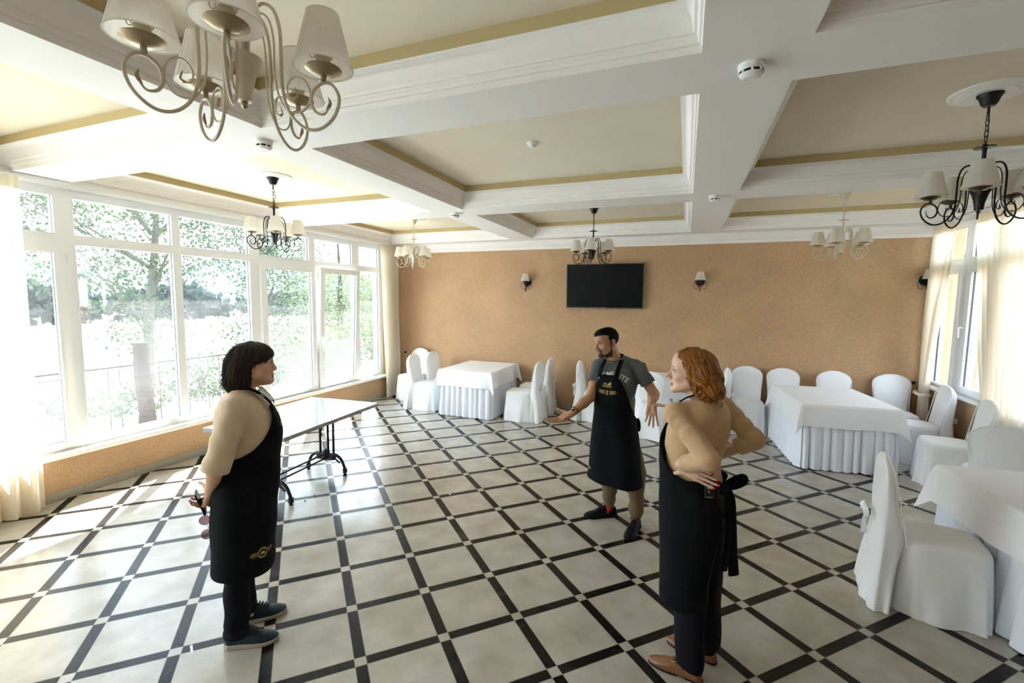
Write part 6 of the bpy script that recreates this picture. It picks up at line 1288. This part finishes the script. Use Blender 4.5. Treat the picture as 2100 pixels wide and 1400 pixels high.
for P_ in ([k0, (-.175, .02, 1.062), (-.215, .0, 1.085), (-.222, -.01, 1.060), (-.185, .015, 1.038), k0], [k0, (-.165, .075, 1.05), (-.165, .115, 1.06), (-.16, .11, 1.02), (-.155, .07, 1.02), k0]): b.tube(smooth_path(P_, 5), .021, 8, flat=.25)
b.build('bow', M['apron'], wr, smooth=60)
b = MB(); b.tube(smooth_path([k0, (-.180, .025, .97), (-.190, .03, .85), (-.196, .02, .70), (-.206, .01, .575)], 6), [.016 + .012 * sstep(0, 1, i / 24) for i in range(25)], 8, flat=.25)
b.tube(smooth_path([k0, (-.165, .045, .95), (-.178, .05, .80), (-.165, .045, .60)], 6), [.014 + .006 * i / 18 for i in range(19)], 8, flat=.25); b.build('tie_ends', M['apron'], wr, smooth=60)
# loafers
M['loafer'] = mat('tan_calf', (.17, .068, .024), .33, noise=(18, .2))
def loafer(parent, heel, toe):
    a = math.atan2(toe[1] - heel[1], toe[0] - heel[0]); L = math.hypot(toe[0] - heel[0], toe[1] - heel[1]); sh_ = empty('shoe', (heel[0], heel[1], 0), a); sh_.parent = parent
    S1 = Vol((-.03, -.06, -.005), (L + .03, .06, .11), .003); p3 = lambda x, t: smi(x, t, L, .15)
    X, Y, Z = S1.grid(); hw = p3(X, [(-.03, .006), (0, .020), (.06, .030), (.3, .031), (.6, .040), (.78, .040), (.92, .031), (1.0, .017), (1.04, .003)]); tp = p3(X, [(-.03, .045), (0, .062), (.1, .062), (.3, .056), (.42, .066), (.52, .070), (.7, .054), (.9, .036), (1.0, .026)])
    rh = (np.abs(Y / hw) ** 2.3 + (np.clip(Z - .010, 0, 1) / (tp - .010)) ** 2.6) ** (1 / 2.3); S1.F = np.maximum(np.maximum((rh - 1) * np.minimum(hw, .02), .008 - Z), np.maximum(-X - .004, X - L)).astype(np.float32)
    S1.add(el((.22 * L, 0, .07), (.26 * L, .027, .045)), .004, cut=True); P, Q = S1.mesh(2); np_obj('upper', P, Q, M['loafer'], sh_)
    S2 = Vol((-.03, -.06, -.005), (L + .03, .06, .03), .003); X, Y, Z = S2.grid(); S2.F = np.maximum(np.maximum(np.abs(Y) - hw - .002, np.maximum(Z - .012, .001 - Z + .006 * ((X > .28 * L) & (X < .45 * L)))), np.maximum(-X - .007, X - L - .003)).astype(np.float32); P, Q = S2.mesh(2); np_obj('sole', P, Q, M['blacksole'], sh_)
    b = MB(); x = .52 * L
    for s in (-1, 1): b.tube([(x + .010 * math.cos(q * PI / 8), s * .015 + .008 * math.sin(q * PI / 8), .070 - 3 * (s * .015) ** 2 * 20 * .4) for q in range(16)], .0022, 6, closed=True)
    b.tube([(x, -.010, .0715), (x, .010, .0715)], .003, 6); b.build('horsebit', M['chrome_gold'], sh_, smooth=60)
    return sh_
M['chrome_gold'] = mat('pale_gold', (.75, .58, .32), .22, metal=1.0)
loafer(wr, (-.100, .100), (.165, .118)); loafer(wr, (-.130, -.075), (.130, -.092))
# hair: loose ginger waves
M['ginger'] = mat('ginger_hair', (.26, .092, .016), .5, noise=(35, .45), spec=.25); M['ginger2'] = mat('golden_ginger_hair', (.40, .185, .045), .48, noise=(35, .35), spec=.3); M['ginger3'] = mat('brown_ginger_hair', (.105, .033, .007), .5, noise=(35, .35), spec=.25)
RT = [(1.452, -.020, -.090, .070), (1.47, .004, -.106, .096), (1.51, .030, -.106, .106), (1.55, .052, -.096, .108), (1.60, .072, -.084, .105), (1.64, .094, -.070, .098), (1.665, .120, -.058, .088), (1.688, .110, -.036, .068), (1.704, .074, -.005, .038), (1.713, .045, .02, .012)]
Hv = Vol((-.15, -.14, 1.41), (.17, .14, 1.73), .0036); Hv.add(stack(RT, 2.9), .004)
Hv.ripple(lambda x, y, z: .0035 * np.sin(26 * np.arctan2(y, x - .02) + 5 * np.sin(36 * z)) + .002 * np.sin(61 * np.arctan2(y, x - .02) + 9 * np.sin(30 * z)) + .006 * np.sin(3 * np.arctan2(y, x) + 34 * z) * np.clip((1.62 - z) / .12, 0, 1))
Hv.add(rc((.16, .0, 1.42), (.150, .0, 1.60), .100, .070), .006, cut=True); Hv.add(rc((.175, 0, 1.60), (.168, 0, 1.648), .070, .050), .006, cut=True)
P, Q = Hv.mesh(1); wr_hair = np_obj('hair', P, Q, M['ginger'], wr)
rr_ = random.Random(15); b = MB(); paths = []
for i in range(430):
    th_ = rr_.uniform(.80, 2 * PI - .80); z1 = rr_.uniform(1.440, 1.495); z0 = rr_.uniform(1.56, 1.705); ph_ = 2.2 * math.sin(3.0 * th_) + 1.3 * math.sin(7 * th_ + 1) + rr_.uniform(-.35, .35); o = rr_.uniform(-.0055, .0025); sw = .10 * math.sin(2 * th_ + .5) + rr_.uniform(-.05, .05); am = .10 + .05 * math.sin(5 * th_); pts = []
    for k in range(21):
        t = k / 20; z = z0 + (z1 - z0) * t; wv = (1.70 - z) * 62 + ph_; env = sstep(1.66, 1.54, z) if False else 1 - sstep(1.54, 1.67, z)
        p = hairpt(RT, th_ + sw * t + am * math.sin(wv) * env, max(z, 1.455), o + .0075 * math.sin(wv + 1.3) * env, 2.9); pts.append((p[0], p[1], z))
    paths.append(pts)
for i in range(46):
    s = 1 if i % 2 else -1; pts = []; ph_ = rr_.uniform(0, 6); a0 = rr_.uniform(.12, .75); z1 = rr_.uniform(1.60, 1.655)
    for k in range(11):
        t = k / 10; z = 1.710 - (1.710 - z1) * t ** 1.2; p = hairpt(RT, s * (a0 + .55 * t ** 1.5), min(max(z, 1.664), 1.706), .002 + .004 * math.sin(4 * t + ph_)); pts.append((p[0], p[1], z))
    paths.append(pts)
for P_ in ([(.10, .050, 1.67), (.105, .066, 1.645), (.088, .074, 1.61), (.078, .078, 1.58), (.070, .08, 1.55)], [(-.085, .03, 1.50), (-.10, .035, 1.47), (-.118, .04, 1.445), (-.112, .05, 1.432), (-.10, .055, 1.437)]): paths.append([tuple(q) for q in smooth_path(P_, 4)])
locks(b, paths, .0046, flat=.65, mis=(0, 1, 0, 2, 0, 0, 1)); b.build('hair_locks', [M['ginger'], M['ginger2'], M['ginger3']], wr_hair, smooth=180, fix=False)
# wireless microphone pack clipped on behind
def wrw(p): c, s = math.cos(R_(165)), math.sin(R_(165)); return Vector((.085 + p[0] * c - p[1] * s, 2.557 + p[0] * s + p[1] * c, p[2]))
mp = tag(empty('microphone_pack', wrw((-.098, .150, 1.045)), R_(165 + 118)), 'small black wireless microphone pack clipped to the ginger-haired woman\'s waist', 'microphone pack')
b = MB(); b.box(-.012, .012, -.023, .023, -.046, .034); o = b.build('case', M['phone'], mp); q = o.modifiers.new('round', 'BEVEL'); q.width = .004; q.segments = 3
b = MB(); b.box(.0121, .0126, -.012, .014, .004, .026); b.build('display', M['tabedge'], mp)
M['orange'] = mat('orange_button', (.80, .13, .02), .4); b = MB(); b.box(.0121, .0135, -.006, .000, -.016, -.004); b.build('button', M['orange'], mp)
b = MB(); b.box(-.016, -.012, -.014, .014, -.03, .050); b.tube(smooth_path([(-.006, .012, .034), (-.006, .012, .052), (-.014, .010, .075), (-.020, .004, .10)], 4), .003, 6); b.build('clip', M['blacklace'], mp)
m = text_mb('Saramonic', .0075, 0, 0); b = MB(); b.add([(.0128, x, y - .036) for x, y, z in m.v], m.f); b.build('maker_mark', M['plastic'], mp, fix=False)
